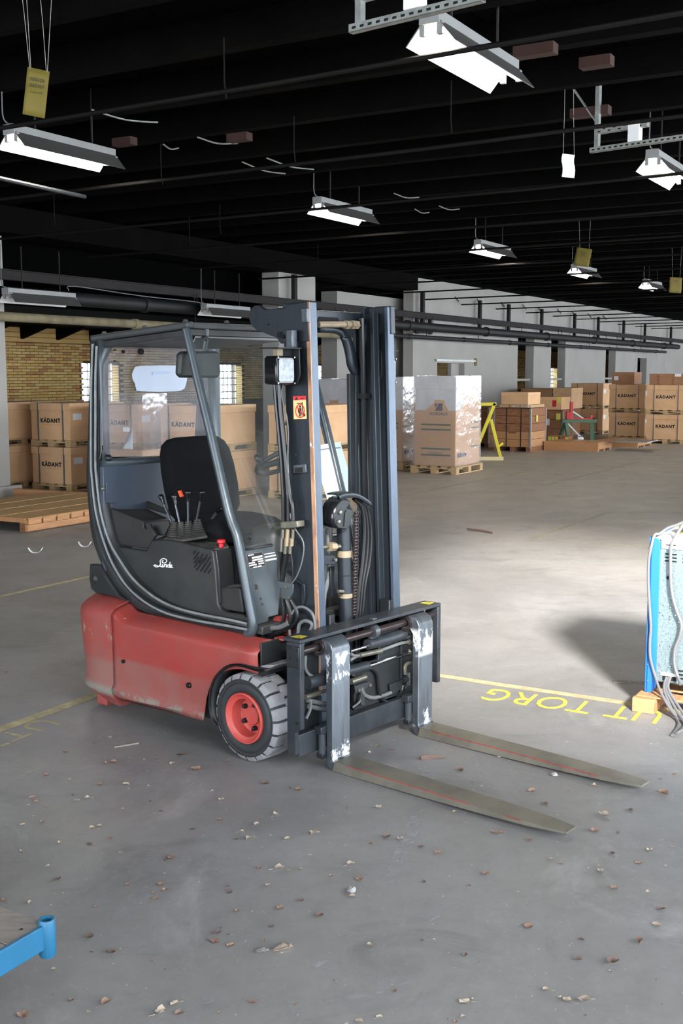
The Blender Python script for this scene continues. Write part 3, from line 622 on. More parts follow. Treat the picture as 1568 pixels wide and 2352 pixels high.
# --- wheels
def wheel(y0, sgn, f0=-.045, zc=.203):
    c = V((f0, y0, zc)); ax = V((0, sgn, 0)); w = .165
    t = MB().lathe([(.115, .012), (.120, .004), (.133, -.001), (.150, -.002), (.158, .000), (.163, .006), (.172, .004), (.186, .012), (.190, .03), (.190, w-.03), (.186, w-.012), (.163, w-.006), (.133, w), (.115, w-.012)], c, ax, 48).build('tyre', M['rubber'], tr)
    lg = None; N = 19
    for ring in (0, 1):
        for k in range(N):
            a = 2*math.pi*(k + .5*ring)/N; ha = math.pi/N*.82; vs = []
            h0, h1 = ((.006, .092) if ring == 0 else (.088, .159))
            for da, hh0, hh1 in ((-ha, h0, h1), (-ha*.35, h0, h1+(.006 if ring == 0 else -.0)), (ha*.35, h0, h1+(-.006 if ring == 0 else 0)), (ha, h0, h1)):
                for r, hs in ((.178, hh0-.002 if ring == 0 else hh0), (.2005, hh0+.012 if ring == 0 else hh0), (.2025, (hh0+hh1)/2), (.2005, hh1 if ring == 0 else hh1-.012), (.178, hh1)):
                    p = c + ax*hs + V((math.sin(a+da), 0, math.cos(a+da)))*r; vs.append(p)
            fs = []
            for i in range(3):
                for j in range(4): fs.append((i*5+j, i*5+j+1, i*5+5+j+1, i*5+5+j))
            fs += [(0, 1, 2, 3, 4), (19, 18, 17, 16, 15)]
            MB().add(vs, fs).build('tread_block', M['tread'], t, .0025, seg=1)
    d = MB().lathe([(.117, .010), (.1165, -.004), (.111, -.006), (.106, .000), (.099, .006), (.088, .010), (.086, .035), (.079, .058), (.072, .062), (.045, .060), (.044, .056), (.0, .055)], c, ax, 40).build('rim', M['redrim'], tr)
    MB().lathe([(.0, .050), (.040, .050), (.042, .053), (.042, .06)], c, ax, 28).build('hub_cap', M['redrim'], d)
    for k in range(5):
        a = 2*math.pi*k/5 + .35; p = c + V((math.sin(a), 0, math.cos(a)))*.058
        MB().lathe([(0, .040), (.009, .041), (.0115, .046), (.0115, .062)], p, ax, 10).build('wheel_nut', M['mastd'], d)
    p = c + V((math.sin(3.2), 0, math.cos(3.2)))*.070; MB().lathe([(0, .057), (.007, .057), (.007, .062)], p, ax, 10).build('valve_hole', M['slot'], d)
    MB().lathe([(.14, w+.0), (.15, w+.03), (.15, w+.13), (.11, w+.16), (.0, w+.16)], c, ax, 28).build('hub_drum', M['tread'], tr)
wheel(0, 1); wheel(WT, -1)
MB().lathe([(.0, 0), (.155, .0), (.165, .02), (.165, .07), (.155, .09), (0, .09)], (-1.08, .50, .166), (0, 1, 0), 28).build('rear_wheel', M['rubber'], tr)
MB().box((-1.14, .52, .14), (-1.0, .57, .30)).build('rear_fork', M['mastd'], tr)
# --- black cab side frame, one for each side
out = [(205, 770), (204, 850), (201, 960), (197, 1060), (196, 1090)]
outz = [(50, 30), (55, 130), (70, 330), (90, 480), (130, 610), (185, 730), (255, 840), (340, 930), (430, 1010), (600, 1060), (760, 1095), (900, 1130), (1080, 1165), (1225, 1195), (1255, 1198)]
inn = [(228, 788), (226, 870), (228, 960), (230, 1060), (228, 1096)]
innz = [(168, 60), (185, 250), (215, 400), (250, 520), (330, 660), (420, 785), (560, 908), (710, 985), (900, 1037), (1060, 1075), (1215, 1103)]
r1 = [(213, 790), (210, 870), (209, 960), (209, 1060), (211, 1096)]; r1z = [(105, 100), (125, 300), (185, 520), (255, 690), (350, 835), (480, 950), (640, 1032), (850, 1083), (1040, 1115), (1215, 1148)]
r2 = [(222, 795), (219, 870), (219, 960), (219, 1060), (221, 1096)]; r2z = [(135, 100), (160, 300), (222, 510), (300, 650), (395, 785), (540, 910), (700, 990), (890, 1040), (1060, 1072), (1210, 1105)]
def mirY(ps): return [V((p.x, FS-p.y, p.z)) for p in ps]
def sideband(mir):
    O = smoothpath(cs(0, out, .03) + cs(2, outz[1:], .02), 3); I = smoothpath(cs(0, inn, .03) + cs(2, innz[1:], .02), 3)
    def res(P, n):
        d = [0]
        for a, c in zip(P, P[1:]): d.append(d[-1] + (c-a).length)
        o = []
        for k in range(n):
            t = d[-1]*k/(n-1); i = max(j for j in range(len(d)) if d[j] <= t+1e-9); i = min(i, len(P)-2)
            o.append(P[i].lerp(P[i+1], (t-d[i])/(d[i+1]-d[i])))
        return o
    O, I = res(O, 44), res(I, 44); rows = []
    for a, c in zip(O, I):
        row = []
        for t, dy in ((0, .05), (.03, .006), (.22, .0), (.34, .004), (.44, -.010), (.56, -.010), (.64, .008), (.74, .008), (.80, -.006), (.92, -.004), (1.0, .014), (1.0, .06)):
            p = a.lerp(c, t); row.append(V((p.x, p.y+dy, p.z)))
        rows.append(row if not mir else mirY(row))
    o = MB().grid(rows).build('cab_side_frame', M['black'], tr, solid=.004)
    for r, rz in ((r1, r1z), (r2, r2z)):
        P = smoothpath(cs(0, r, .015) + cs(2, rz[1:], .01), 3); MB().tube(P if not mir else mirY(P), .0065, 8).build('ridge_trim', M['ridge'], o)
sideband(False); sideband(True)
P = cs(2, [(78, 675), (150, 680), (215, 790), (290, 900), (350, 945), (260, 915), (130, 893), (88, 855), (76, 780)], .005)
h = MB().prism(P, (0, .05, 0)).build('hinge_cover', M['black'], tr, .008)
P = CSP(*ZZ(2, 112, 785), .002); MB().lathe([(.0, -.006), (.012, -.004), (.022, .0), (.026, .006)], P, (0, 1, 0), 18).build('cover_boss', M['panel'], h)
# --- side cover with console
SC = [(240, 540), (300, 553), (400, 570), (470, 580), (492, 582), (502, 566), (512, 525), (532, 506), (620, 500), (720, 515), (830, 545), (955, 572), (968, 600), (985, 720), (995, 880), (1002, 960), (1020, 1000), (1060, 1025), (1180, 1043), (1212, 1060),
      (1218, 1108), (1060, 1080), (900, 1042), (710, 990), (560, 914), (420, 790), (325, 660), (265, 560)]
sc = MB().prism(cs(2, SC, .040), (0, .03, 0)).build('side_cover', M['panel'], tr, .006)
MB().prism(cs(2, [(532, 506), (640, 470), (930, 470), (1088, 540), (955, 572), (830, 545), (720, 515), (620, 500)], .05)[0:1] + cs(2, [(640, 463)], .22) + cs(2, [(1010, 463)], .34) + cs(2, [(1085, 545)], .12) + cs(2, [(958, 572), (830, 545), (720, 515), (620, 500)], .05), (0, 0, -.012)).build('console_top', M['boot'], tr, .004)
MB().prism(cs(2, [(955, 572), (1092, 548), (1160, 740), (1215, 1050), (1060, 1030), (1000, 990), (985, 720)], .15), (0, .02, 0)).build('step_recess', M['slot'], tr, smooth=False)
MB().prism([V((p.x, .135, p.z)) for p in cs(2, [(958, 578), (990, 578), (1010, 720), (1020, 960), (1002, 960), (985, 720)], .045)], (0, .10, 0)).build('recess_wall', M['black'], tr, .003)
st = cs(2, [(1020, 850), (1075, 838), (1165, 850), (1190, 1030), (1060, 1010), (1028, 985)], .06)
MB().prism(st, (0, .02, 0)).build('step_pocket', M['tray'], tr, .008)
MB().prism(cs(2, [(1015, 862), (1090, 825), (1170, 820), (1172, 845), (1075, 850)], .06), (0, .09, 0)).build('step_ledge', M['tray'], tr, .004)
# louvre slots
for k, (x0, y0, x1, y1) in enumerate(((830, 603, 842, 580), (833, 640, 868, 588), (835, 668, 866, 622), (836, 697, 900, 600), (850, 720, 930, 605), (880, 728, 952, 622), (908, 736, 955, 660), (935, 742, 957, 708), (868, 668, 900, 632), (893, 670, 925, 625))):
    a, c = cs(2, [(x0, y0), (x1, y1)], .039); MB().bar(a, c, .010, .006, (0, 0, 1)).build('louvre_slot', M['slot'], sc, .002)
# script logo on the cover, drawn with strokes
LG = [[(540, 690), (552, 682), (566, 688), (585, 690), (592, 672), (588, 655), (600, 640), (622, 638), (636, 650), (628, 666), (610, 668), (602, 656), (612, 650)], [(592, 672), (580, 692), (560, 697), (545, 688)], [(585, 690), (600, 696), (608, 688)],
      [(606, 676), (602, 694), (608, 698), (616, 690)], [(616, 692), (620, 678), (618, 698)], [(618, 690), (628, 678), (634, 682), (632, 698), (640, 694)], [(656, 684), (646, 682), (641, 692), (647, 699), (655, 692), (660, 660)], [(655, 690), (656, 700), (662, 697)],
      [(662, 695), (672, 691), (670, 683), (662, 687), (662, 699), (670, 703), (680, 699)], [(607, 667), (609, 669)]]
lb = MB()
for s in LG:
    P = smoothpath(cs(2, s, .0375), 4); lb.tube(P, [.0024 if 0 < i < len(P)-1 else .0016 for i in range(len(P))], 5)
lb.build('logo', M['white'], sc)
# --- storage tray (arm rest) at the rear of the console
f0 = cs(2, [(178, 252), (250, 282), (340, 318), (455, 363), (464, 380), (468, 412), (484, 428), (494, 410), (505, 385), (553, 468), (520, 520), (500, 566), (430, 556), (300, 537), (245, 505), (212, 420), (190, 320)], .055)
t_ = MB().prism(f0, (0, .02, 0)).build('storage_tray', M['tray'], tr, .004)
q = cs(2, [(180, 258), (455, 368)], .06) + cs(2, [(645, 348), (470, 268)], .30); MB().prism(q, (0, 0, -.012)).build('tray_floor', M['tray'], t_)
q = cs(2, [(470, 215), (740, 322), (740, 352), (470, 270)], .30); MB().prism(q, (0, .012, 0)).build('tray_back', M['tray'], t_, .003)
q = cs(2, [(178, 248)], .058) + cs(2, [(470, 213), (470, 268)], .30) + cs(2, [(180, 262)], .058); MB().prism(q, (-.01, 0, 0)).build('tray_end', M['tray'], t_, .003)
MB().prism(cs(2, [(505, 385)], .07) + cs(2, [(560, 378), (645, 360), (655, 400), (620, 470), (555, 470)], .10), (0, .015, 0)).build('tray_side', M['tray'], t_, .003)
# --- levers and boots
LY = .20
for i, (kx, ky, bx, by) in enumerate(((595, 190, 668, 372), (685, 187, 728, 380), (786, 160, 790, 365), (888, 160, 852, 350))):
    a, c = sp(2, [(kx, ky), (bx, by)], LY); d = (c-a).normalized()
    l = MB().tube([a + d*.02, a.lerp(c, .45), c + d*.02], [.0075, .0058, .0058], 10).build('lever', M['lever'], tr)
    MB().lathe([(.0, -.012), (.007, -.0115), (.012, -.008), (.0145, -.001), (.0135, .007), (.010, .018), (.0075, .032), (.0068, .045)], a, d, 16).build('knob', M['gloss'], l)
    if i == 1:
        o = sp(2, [(712, 150), (728, 146), (746, 190), (730, 196)], LY-.016); MB().prism(o, (0, .014, 0)).build('rocker_switch', M['orange'], l, .002)
for i, (x, y, xb, yb, yy) in enumerate(((690, 372, 690, 470, LY-.01), (735, 375, 760, 475, LY), (790, 365, 800, 465, LY+.01), (855, 352, 860, 455, LY+.02), (945, 390, 960, 470, LY+.13))):
    a, c = sp(2, [(x, y), (xb, yb)], yy); ax = (c-a); L_ = ax.length; pr = []
    for k in range(7):
        r = .016 + .022*k/6; h_ = L_*k/6.5; pr += [(r*.72, h_), (r*1.05, h_+L_*.05), (r*1.05, h_+L_*.075)]
    MB().lathe([(.004, -.002)] + pr + [(.034, L_)], a, ax, 16).build('lever_boot', M['boot'], tr)
q = sp(2, [(612, 505), (650, 462), (910, 452), (930, 488), (735, 512)], LY-.02)
MB().prism(sp(2, [(612, 508), (730, 524), (930, 490)], LY-.05) + sp(2, [(905, 455), (660, 462)], LY+.05), (0, 0, .012)).build('boot_base', M['boot'], tr, .004)
a, c = sp(2, [(1012, 285), (935, 385)], LY+.14); l = MB().tube([a, c], .008, 8).build('lever', M['lever'], tr); MB().lathe([(0, -.012), (.012, -.008), (.014, .004), (.008, .02)], a, c-a, 14).build('knob', M['gloss'], l)
# stop button
P = CSP(*ZZ(2, 1028, 545), .085); sb = MB().lathe([(.0, .031), (.014, .031), (.0195, .028), (.0205, .022), (.0205, .017), (.017, .014), (.012, .012), (.012, 0), (.0125, -.006)], P, (0, 0, 1), 20).build('stop_button', M['stop'], tr)
# --- rear wall of the cab with its window
RF = -1.17
def rk(pts): return kp(1, pts, RF)
ring_i = rk([(232, 356), (760, 352)]) ; tr_ = V((RF, .83, 1.885)); br_ = V((RF, .83, 1.30))
bl_ = rk([(165, 1155)])[0]; tl_ = rk([(238, 356)])[0]; tl2 = rk([(165, 500)])[0]
inner = [tl2, tl_, V((RF, .83, tl_.z)), V((RF, .865, tl_.z-.05)), V((RF, .865, 1.34)), V((RF, .83, 1.30)), V((RF, bl_.y+.05, bl_.z-.012)), V((RF, bl_.y, bl_.z+.03))]
outer = [V((RF, .11, tl2.z)), V((RF, .11, 1.92)), V((RF, .93, 1.92)), V((RF, .93, 1.80)), V((RF, .93, 1.32)), V((RF, .93, 1.27)), V((RF, .11, 1.27)), V((RF, .11, 1.36))]
b = MB(); b.add(inner + outer, [(i, (i+1) % 8, 8+(i+1) % 8, 8+i) for i in range(8)]); rw = b.build('rear_window_frame', M['frame'], tr, solid=.03)
MB().prism([p*1 for p in inner], (.003, 0, 0)).build('rear_window', M['glassr'], tr, smooth=False)
MB().tube(smoothpath(inner + [inner[0]], 3), .007, 6).build('window_seal', M['hose'], rw)
MB().box((RF-.02, .11, .62), (RF+.01, .93, 1.275)).build('rear_panel', M['rpanel'], tr, .004)
q = kp(1, [(195, 1340), (262, 1338), (282, 1490), (200, 1490)], RF+.012); MB().prism(q, (.004, 0, 0)).build('panel_pressing', M['rpanel'], tr, .003)
P = KP(*ZZ(1, 180, 1388), RF+.012); MB().lathe([(0, .006), (.010, .004), (.012, 0)], P, (1, 0, 0), 12).build('panel_screw', M['zinc'], tr)
P = KP(*ZZ(1, 208, 1166), RF+.01); MB().lathe([(0, .03), (.010, .028), (.017, .02), (.018, 0)], P, (1, 0, 0), 14).build('window_catch', M['mastd'], tr)
for x, y, r in ((445, 400, .016), (318, 400, .008), (257, 388, .004), (257, 468, .004)):
    P = KP(*ZZ(1, x, y), RF+.004); MB().cyl(P, P+V((.012, 0, 0)), r, 14).build('window_grommet', M['slot'], tr)
q = smoothpath(kp(1, [(400, 520), (440, 503), (700, 500), (750, 510), (778, 560), (770, 640), (720, 685), (450, 686), (415, 672), (405, 630), (388, 600), (384, 560)], RF+.014), 2); ps = MB().prism(q, (.004, 0, 0)).build('painted_reflection', M['pale'], tr, smooth=False)  # solid patch standing in for a reflection of the roof
MB().prism(kp(1, [(533, 545), (648, 540), (648, 562), (533, 568)], RF+.02), (.001, 0, 0)).build('reflection_inset', mat('grey blue reflection inset', (160, 174, 198), .5), ps, smooth=False)  # small rectangle inside the painted reflection
# --- roof
RZ0, RZ1 = 1.903, 1.953
b = MB()
def rf(t, y, dz=0): return V((-1.235 + .735*t, CO + y*.86/WT, RZ0 + (RZ1-RZ0)*t + dz))
for y0, y1 in ((.02, .085), (WT-.085, WT-.02)): b.add([rf(0, y0), rf(1, y0), rf(1, y1), rf(0, y1), rf(0, y0, .032), rf(1, y0, .032), rf(1, y1, .032), rf(0, y1, .032)], [(0,3,2,1),(4,5,6,7),(0,1,5,4),(1,2,6,5),(2,3,7,6),(3,0,4,7)])
b.build('roof_rail', M['roofg'], tr, .01)
for t in (.0, .25, .5, .75, .95):
    MB().add([rf(t, .08), rf(t+.05, .08), rf(t+.05, WT-.08), rf(t, WT-.08), rf(t, .08, .03), rf(t+.05, .08, .03), rf(t+.05, WT-.08, .03), rf(t, WT-.08, .03)], [(0,3,2,1),(4,5,6,7),(0,1,5,4),(1,2,6,5),(2,3,7,6),(3,0,4,7)]).build('roof_bar', M['roofg'], tr, .006)
MB().add([rf(.03, .08, .018), rf(1, .08, .018), rf(1, WT-.08, .018), rf(.03, WT-.08, .018), rf(.03, .08, .022), rf(1, .08, .022), rf(1, WT-.08, .022), rf(.03, WT-.08, .022)], [(0,3,2,1),(4,5,6,7),(0,1,5,4),(1,2,6,5),(2,3,7,6),(3,0,4,7)]).build('roof_pane', M['glass'], tr, smooth=False)
for t, y in ((.12, .05), (.55, .05), (.95, .05), (.99, .35), (.99, .62)): MB().lathe([(0, .014), (.010, .012), (.014, 0)], rf(t, y, .032), (0, 0, 1), 10).build('roof_bolt', M['roofg'], tr)
q = cs(0, [(205, 790), (222, 786), (425, 760), (425, 772), (232, 800), (228, 830), (222, 860)], .045); MB().prism(q, (0, .03, 0)).build('roof_gusset', M['black'], tr)
MB().add([rf(.0, .05, -.004), rf(.99, .05, -.004), rf(.99, WT-.05, -.004), rf(.0, WT-.05, -.004), rf(.0, .05, -.03), rf(.99, .05, -.03), rf(.99, WT-.05, -.03), rf(.0, WT-.05, -.03)], [(0,3,2,1),(4,5,6,7),(0,1,5,4),(1,2,6,5),(2,3,7,6),(3,0,4,7)]).build('roof_shade_plate', M['panel'], tr, smooth=False)  # black underside plate, added across the whole roof to darken the cab
# --- front pillars and windscreen
pp = cs(1, [(774, 238), (790, 305), (822, 440), (868, 640), (955, 1000), (1084, 1560)], .025) + cs(2, [(1145, 480), (1195, 760), (1240, 1010), (1256, 1100), (1250, 1160), (1215, 1178)], .025)
for mir in (0, 1):
    P = smoothpath(pp if not mir else mirY(pp), 3); MB().tube(P, [.019 + .004*min(1, i/20) for i in range(len(P))], 12).build('front_pillar', M['frame'], tr)
def wsp(y, z, off=0):                                # point of the windscreen plane at width y and height z
    t = (z-WSA.z)/(WSB.z-WSA.z); p = WSA.lerp(WSB, t); return V((p.x, CO + y*.86/WT, z)) + WSN*off
zT, zB = 1.915, .935
gl = [wsp(.055, zT-.03), wsp(.09, zT), wsp(WT-.09, zT), wsp(WT-.055, zT-.03), wsp(WT-.055, zB+.03), wsp(WT-.09, zB), wsp(.10, zB), wsp(.060, zB+.04)]
MB().prism(gl, WSN*.004).build('windscreen', M['glass'], tr, smooth=False)
MB().tube([p for a, c in zip(gl, gl[1:]+gl[:1]) for p in (a, a.lerp(c, .5))] + [gl[0]], .008, 6).build('windscreen_seal', M['hose'], tr)
MB().add([wsp(.05, 1.915), wsp(WT-.05, 1.915), wsp(WT-.05, 1.965, .0), wsp(.05, 1.965)] + [wsp(.05, 1.915, -.02), wsp(WT-.05, 1.915, -.02), wsp(WT-.05, 1.965, -.02), wsp(.05, 1.965, -.02)], [(0,1,2,3),(7,6,5,4),(0,4,5,1),(1,5,6,2),(2,6,7,3),(3,7,4,0)]).build('windscreen_header', M['black'], tr, .006)
for x, y in ((915, 305),): P = ws(1, [(x, y)], .004)[0]; MB().lathe([(0, .012), (.012, .010), (.016, 0)], P, WSN, 14).build('glass_clamp', M['black'], tr)
P = ws(2, [(1232, 475)], .004)[0]; MB().lathe([(0, .014), (.012, .012), (.017, 0)], P, WSN, 14).build('glass_clamp', M['black'], tr)
cq = ws(2, [(1175, 558), (1300, 530), (1470, 508), (1470, 700), (1440, 1042), (1372, 1058), (1366, 1090), (1288, 1112), (1270, 1060), (1225, 800)]); ck = MB().prism(cq, WSN*-.012).build('cowl_plate', M['frame'], tr, .003)
MB().add([wsp(.28, .94, -.012), wsp(WT-.06, .94, -.012), wsp(WT-.06, .60, -.012), wsp(.28, .60, -.012)], [(0, 1, 2, 3)]).build('bulkhead', M['panel'], tr, solid=.01)
dp = MB().prism(ws(2, [(1204, 603), (1325, 583), (1350, 690), (1228, 713)], .001), WSN*.002).build('data_plate', M['plate'], ck, smooth=False)
MB().prism(ws(2, [(1212, 608), (1320, 591), (1342, 685), (1234, 706)], .003), WSN*.0006).build('plate_field', M['ink'], dp, smooth=False)
def strip(n, x0, y0, x1, y1, h, m, par, nm, off=.004): MB().prism(ws(n, [(x0, y0), (x1, y1), (x1+h*.2, y1+h), (x0+h*.2, y0+h)], off), WSN*.0006).build(nm, m, par, smooth=False)
for x0, y0, x1, y1, h in ((1248, 627, 1322, 612, 12), (1250, 646, 1326, 630, 11), (1226, 668, 1270, 660, 9), (1292, 655, 1330, 647, 9), (1228, 684, 1282, 674, 9), (1296, 671, 1334, 663, 9), (1258, 697, 1284, 692, 8), (1290, 690, 1318, 684, 8), (1220, 612, 1262, 604, 7)): strip(2, x0, y0, x1, y1, h, M['white'], dp, 'plate_entry')
for x0, y0, x1, y1, h in ((1336, 603, 1414, 590, 6), (1340, 622, 1420, 607, 10), (1346, 645, 1426, 630, 12)): strip(2, x0, y0, x1, y1, h, M['white'], ck, 'label_strip', .0015)
for x, y, r in ((1278, 840, .013), (1313, 925, .006), (1324, 966, .006)): P = ws(2, [(x, y)], .001)[0]; MB().lathe([(0, .002), (r*.8, .002), (r, 0)], P, WSN, 14).build('cowl_plug', M['panel'], ck)
# board left behind the windscreen on the far side
MB().prism(ws(3, [(530, 1076), (690, 1050), (765, 1310), (765, 1432), (605, 1480), (556, 1330)], .012), WSN*.003).build('display_board', M['acryl'], tr, smooth=False)
b = MB().tube(smoothpath(ws(3, [(552, 1108), (600, 1100), (650, 1095), (695, 1092)], .017), 3), .003, 5); b.build('board_wire', M['hoseg'], tr)
# mirror
q = cs(1, [(735, 405), (1010, 398), (1024, 420), (1030, 560), (1015, 588), (745, 588), (726, 570), (728, 420)], .30)
q = kp(1, [(735, 412), (760, 398), (1000, 396), (1022, 410), (1030, 560), (1012, 590), (750, 588), (726, 566)], -.52)
mi = MB().prism(q, (-.035, 0, 0)).build('mirror', M['panel'], tr, .012)
P = KP(*ZZ(1, 905, 392), -.53); MB().tube(smoothpath([P, P+V((.01, 0, .03)), P+V((.02, .0, .10))]), .012, 8).build('mirror_stem', M['frame'], mi)
# seat
def cushion(name, pts_w, m):                         # pts_w: (x, z, half width, half thickness) along the centre line
    b = MB(); yc = .49; rows = []
    for x, z, hw, ht, nx, nz in pts_w:
        row = []
        for k in range(20):
            a = 2*math.pi*k/20; ca, sa = math.cos(a), math.sin(a); e = .45
            u_ = math.copysign(abs(ca)**e, ca)*hw; w_ = math.copysign(abs(sa)**.6, sa)*ht
            row.append((x + nx*w_, yc+u_, z + nz*w_))
        rows.append(row + [row[0]])
    b.grid(rows); n = 21; b.f.append(tuple(range(20))); b.f.append(tuple((len(rows)-1)*n + k for k in range(19, -1, -1))); return b.build(name, m, tr)
bk = [(-.80, 1.00, .19, .045), (-.81, 1.05, .225, .060), (-.835, 1.16, .235, .062), (-.86, 1.26, .235, .058), (-.88, 1.34, .225, .052), (-.895, 1.385, .205, .045), (-.902, 1.41, .17, .03), (-.905, 1.418, .12, .012)]
sb_ = cushion('seat_backrest', [(x, z, hw, ht, .97, .22) for x, z, hw, ht in bk], M['seat'])
for s in (-1, 1):
    P = [V((-.775, .49+s*.10, 1.02)), V((-.79, .49+s*.13, 1.10)), V((-.795, .49+s*.08, 1.16)), V((-.80, .49+s*.05, 1.24))]; MB().tube(smoothpath(P, 4), .006, 6).build('seat_seam', M['seat'], sb_)
cushion('seat_cushion', [(-.84, .96, .20, .03, 0, 1), (-.80, .97, .235, .06, 0, 1), (-.66, .97, .245, .065, 0, 1), (-.52, .965, .24, .06, 0, 1), (-.44, .955, .22, .045, 0, 1), (-.41, .95, .19, .02, 0, 1)], M['seat'])
MB().box((-.82, .29, .60), (-.46, .70, .92)).build('seat_base', M['panel'], tr, .02)
MB().box((-1.0, .15, .58), (-.40, .29, .90)).build('console_body', M['panel'], tr, .01)
MB().box((-1.14, .13, .56), (-.05, .91, .60)).build('cab_floor', M['panel'], tr, .005)
# steering wheel, column and dash
SWC = KP(*ZZ(1, 1440, 1160), -.36); sx_ = V((-.5, 0, .87)).normalized()
st_ = thing('steering', None, None); st_.parent = tr; bpy.data.objects.remove(st_)
c = KP(655, 1056, -.42); a_ = V((0, 1, 0)); b_ = sx_.cross(a_).normalized()
sw = MB().tube([c + (a_*math.cos(t) + b_*math.sin(t))*.155 for t in [2*math.pi*k/32 for k in range(33)]], .0125, 8, False).build('steering_wheel', M['panel'], tr)
for t in (.5, 2.64, 4.71): d = a_*math.cos(t) + b_*math.sin(t); MB().tube([c, c+d*.08, c+d*.16], [.022, .016, .014], 8).build('spoke', M['panel'], sw)
MB().lathe([(0, .02), (.04, .015), (.05, 0), (.045, -.03), (.03, -.05)], c, sx_, 18).build('wheel_hub', M['panel'], sw)
kp_ = c + (a_*math.cos(2.95) + b_*math.sin(2.95))*.155; MB().lathe([(.006, .0), (.008, .012), (.017, .024), (.019, .038), (.013, .052), (0, .056)], kp_, sx_, 14).build('spinner_knob', M['gloss'], sw)
MB().tube([c - sx_*.03, c - sx_*.24], .035, 10).build('steering_column', M['panel'], tr)
MB().box((-.36, .34, .70), (-.18, .80, 1.02)).build('dashboard', M['panel'], tr, .05)
# --- the mast, tilted slightly back
def tilt(p): return V((p[0] - (p[2]-.6)*.037, p[1], p[2]))
def mb(): return MB(xf=tilt)
ML, MR = .245, .845
for s, y in ((1, ML), (-1, MR)):
    def yb(a, c): return (y+s*a, y+s*c) if s > 0 else (y+s*c, y+s*a)
    (p0, p1), (q0, q1), (e0, e1) = yb(.002, .020), yb(0, .050), yb(.02, .05)
    z1 = 2.055 if s > 0 else 2.058
    oc = mb().box((.03, p0, .11), (.172, p1, z1)).box((.03, e0, .11), (.05, e1, z1)).build('outer_mast_channel', M['mast'], tr, .003); mb().box((.172, q0, .11), (.192, q1, z1)).build('front_flange', M['flange'], oc, .003)
    if s > 0: mb().box((.171, ML-.0015, .30), (.1935, ML+.0035, z1+.001)).build('worn_edge', M['wear'], oc, .001)
    (p0, p1), (q0, q1) = yb(.034, .048), yb(.048, .082)
    mb().box((.0, p0, .14), (.13, p1, 2.03)).box((.11, q0, .14), (.13, q1, 2.03)).box((0, q0, .14), (.02, q1, 2.03)).build('inner_mast_channel', M['mast'], tr, .0025)
mb().box((-.0, ML, 1.975), (.03, MR, 2.035)).build('mast_crosshead', M['mast'], tr, .004)
mb().prism([(.0305, .47, 1.975), (.0305, .49, 2.005), (.0305, .62, 2.005), (.0305, .64, 1.975)], (.003, 0, 0)).build('crosshead_cutout', M['slot'], tr, smooth=False)
mb().box((.0, ML+.02, .30), (.03, MR-.02, .40)).box((.0, ML+.02, .12), (.03, MR-.02, .2)).build('mast_cross_plate', M['mastd'], tr, .004)
mb().box((.10, MR-.03, 1.93), (.197, MR+.004, 2.062)).build('mast_cap', M['mast'], tr, .004)
br = sp(3, [(35, 160), (45, 105), (72, 68), (105, 64), (150, 98), (300, 84), (300, 62), (452, 40), (462, 200), (468, 325), (300, 340), (262, 342), (232, 300), (150, 268), (85, 242), (50, 205)], ML-.005)
k = MB().prism(br, (0, .022, 0)).build('tilt_bracket', M['mast'], tr, .003)
MB().prism([V((p.x, WT-p.y, p.z)) for p in br], (0, -.022, 0)).build('tilt_bracket', M['mast'], tr, .003)
for x, y, r in ((178, 205, .004), (262, 280, .014), (285, 292, .010)): P = SP(*ZZ(3, x, y), ML-.006); MB().cyl(P, P-V((0, .008, 0)), r, 10).build('bracket_bolt', M['slot'], k)
MB().prism(sp(3, [(410, 90), (450, 86), (455, 190), (415, 192)], ML-.02), (0, .02, 0)).build('stop_block', M['shank'], tr, .003); MB().prism(sp(3, [(302, 245), (344, 242), (346, 370), (304, 375)], ML-.06), (0, .035, 0)).build('stop_block', M['shank'], tr, .003)
a, c = kp(3, [(535, 205), (800, 205)], .02); rd = MB().cyl(a, c, .014, 12).build('cross_rod', M['brass'], tr)
for x in (740, 780, 805): P = KP(*ZZ(3, x, 207), .02); MB().cyl(P-V((0, .012, 0)), P+V((0, .012, 0)), .021, 6).build('union_nut', M['brass'], rd)
P = kp(3, [(540, 236), (640, 240), (700, 262), (742, 322), (768, 420), (782, 505), (815, 570)], -.02)
hg = MB(); P = smoothpath(P, 3); hg.grid([[p+V((0, 0, .018)) if i < 8 else p+V((0, .03, 0)) for p in (q,)] + [q-V((0, 0, .018)) if i < 8 else q-V((0, .03, 0))] for i, q in enumerate(P)]); hg.build('hose_guide', M['mast'], tr, solid=.02)
a, c = kp(3, [(820, 560), (822, 1440)], -.02); MB().bar(a, c, .055, .02, (1, 0, 0)).build('guide_bar', M['mast'], tr, .003)
a, c = kp(3, [(768, 560), (780, 1440)], -.03); MB().bar(a, c, .04, .02, (1, 0, 0)).build('guide_bar', M['mastd'], tr, .003)
a, c, d = kp(3, [(845, 160), (860, 700), (870, 1480)], .01); MB().tube([a, c, d], .016, 8).build('lift_hose', M['hose'], tr); P = KP(*ZZ(3, 860, 720), .01); MB().box(tuple(P-V((.02, .03, .012))), tuple(P+V((.02, .03, .012)))).build('hose_clip', M['slot'], tr)
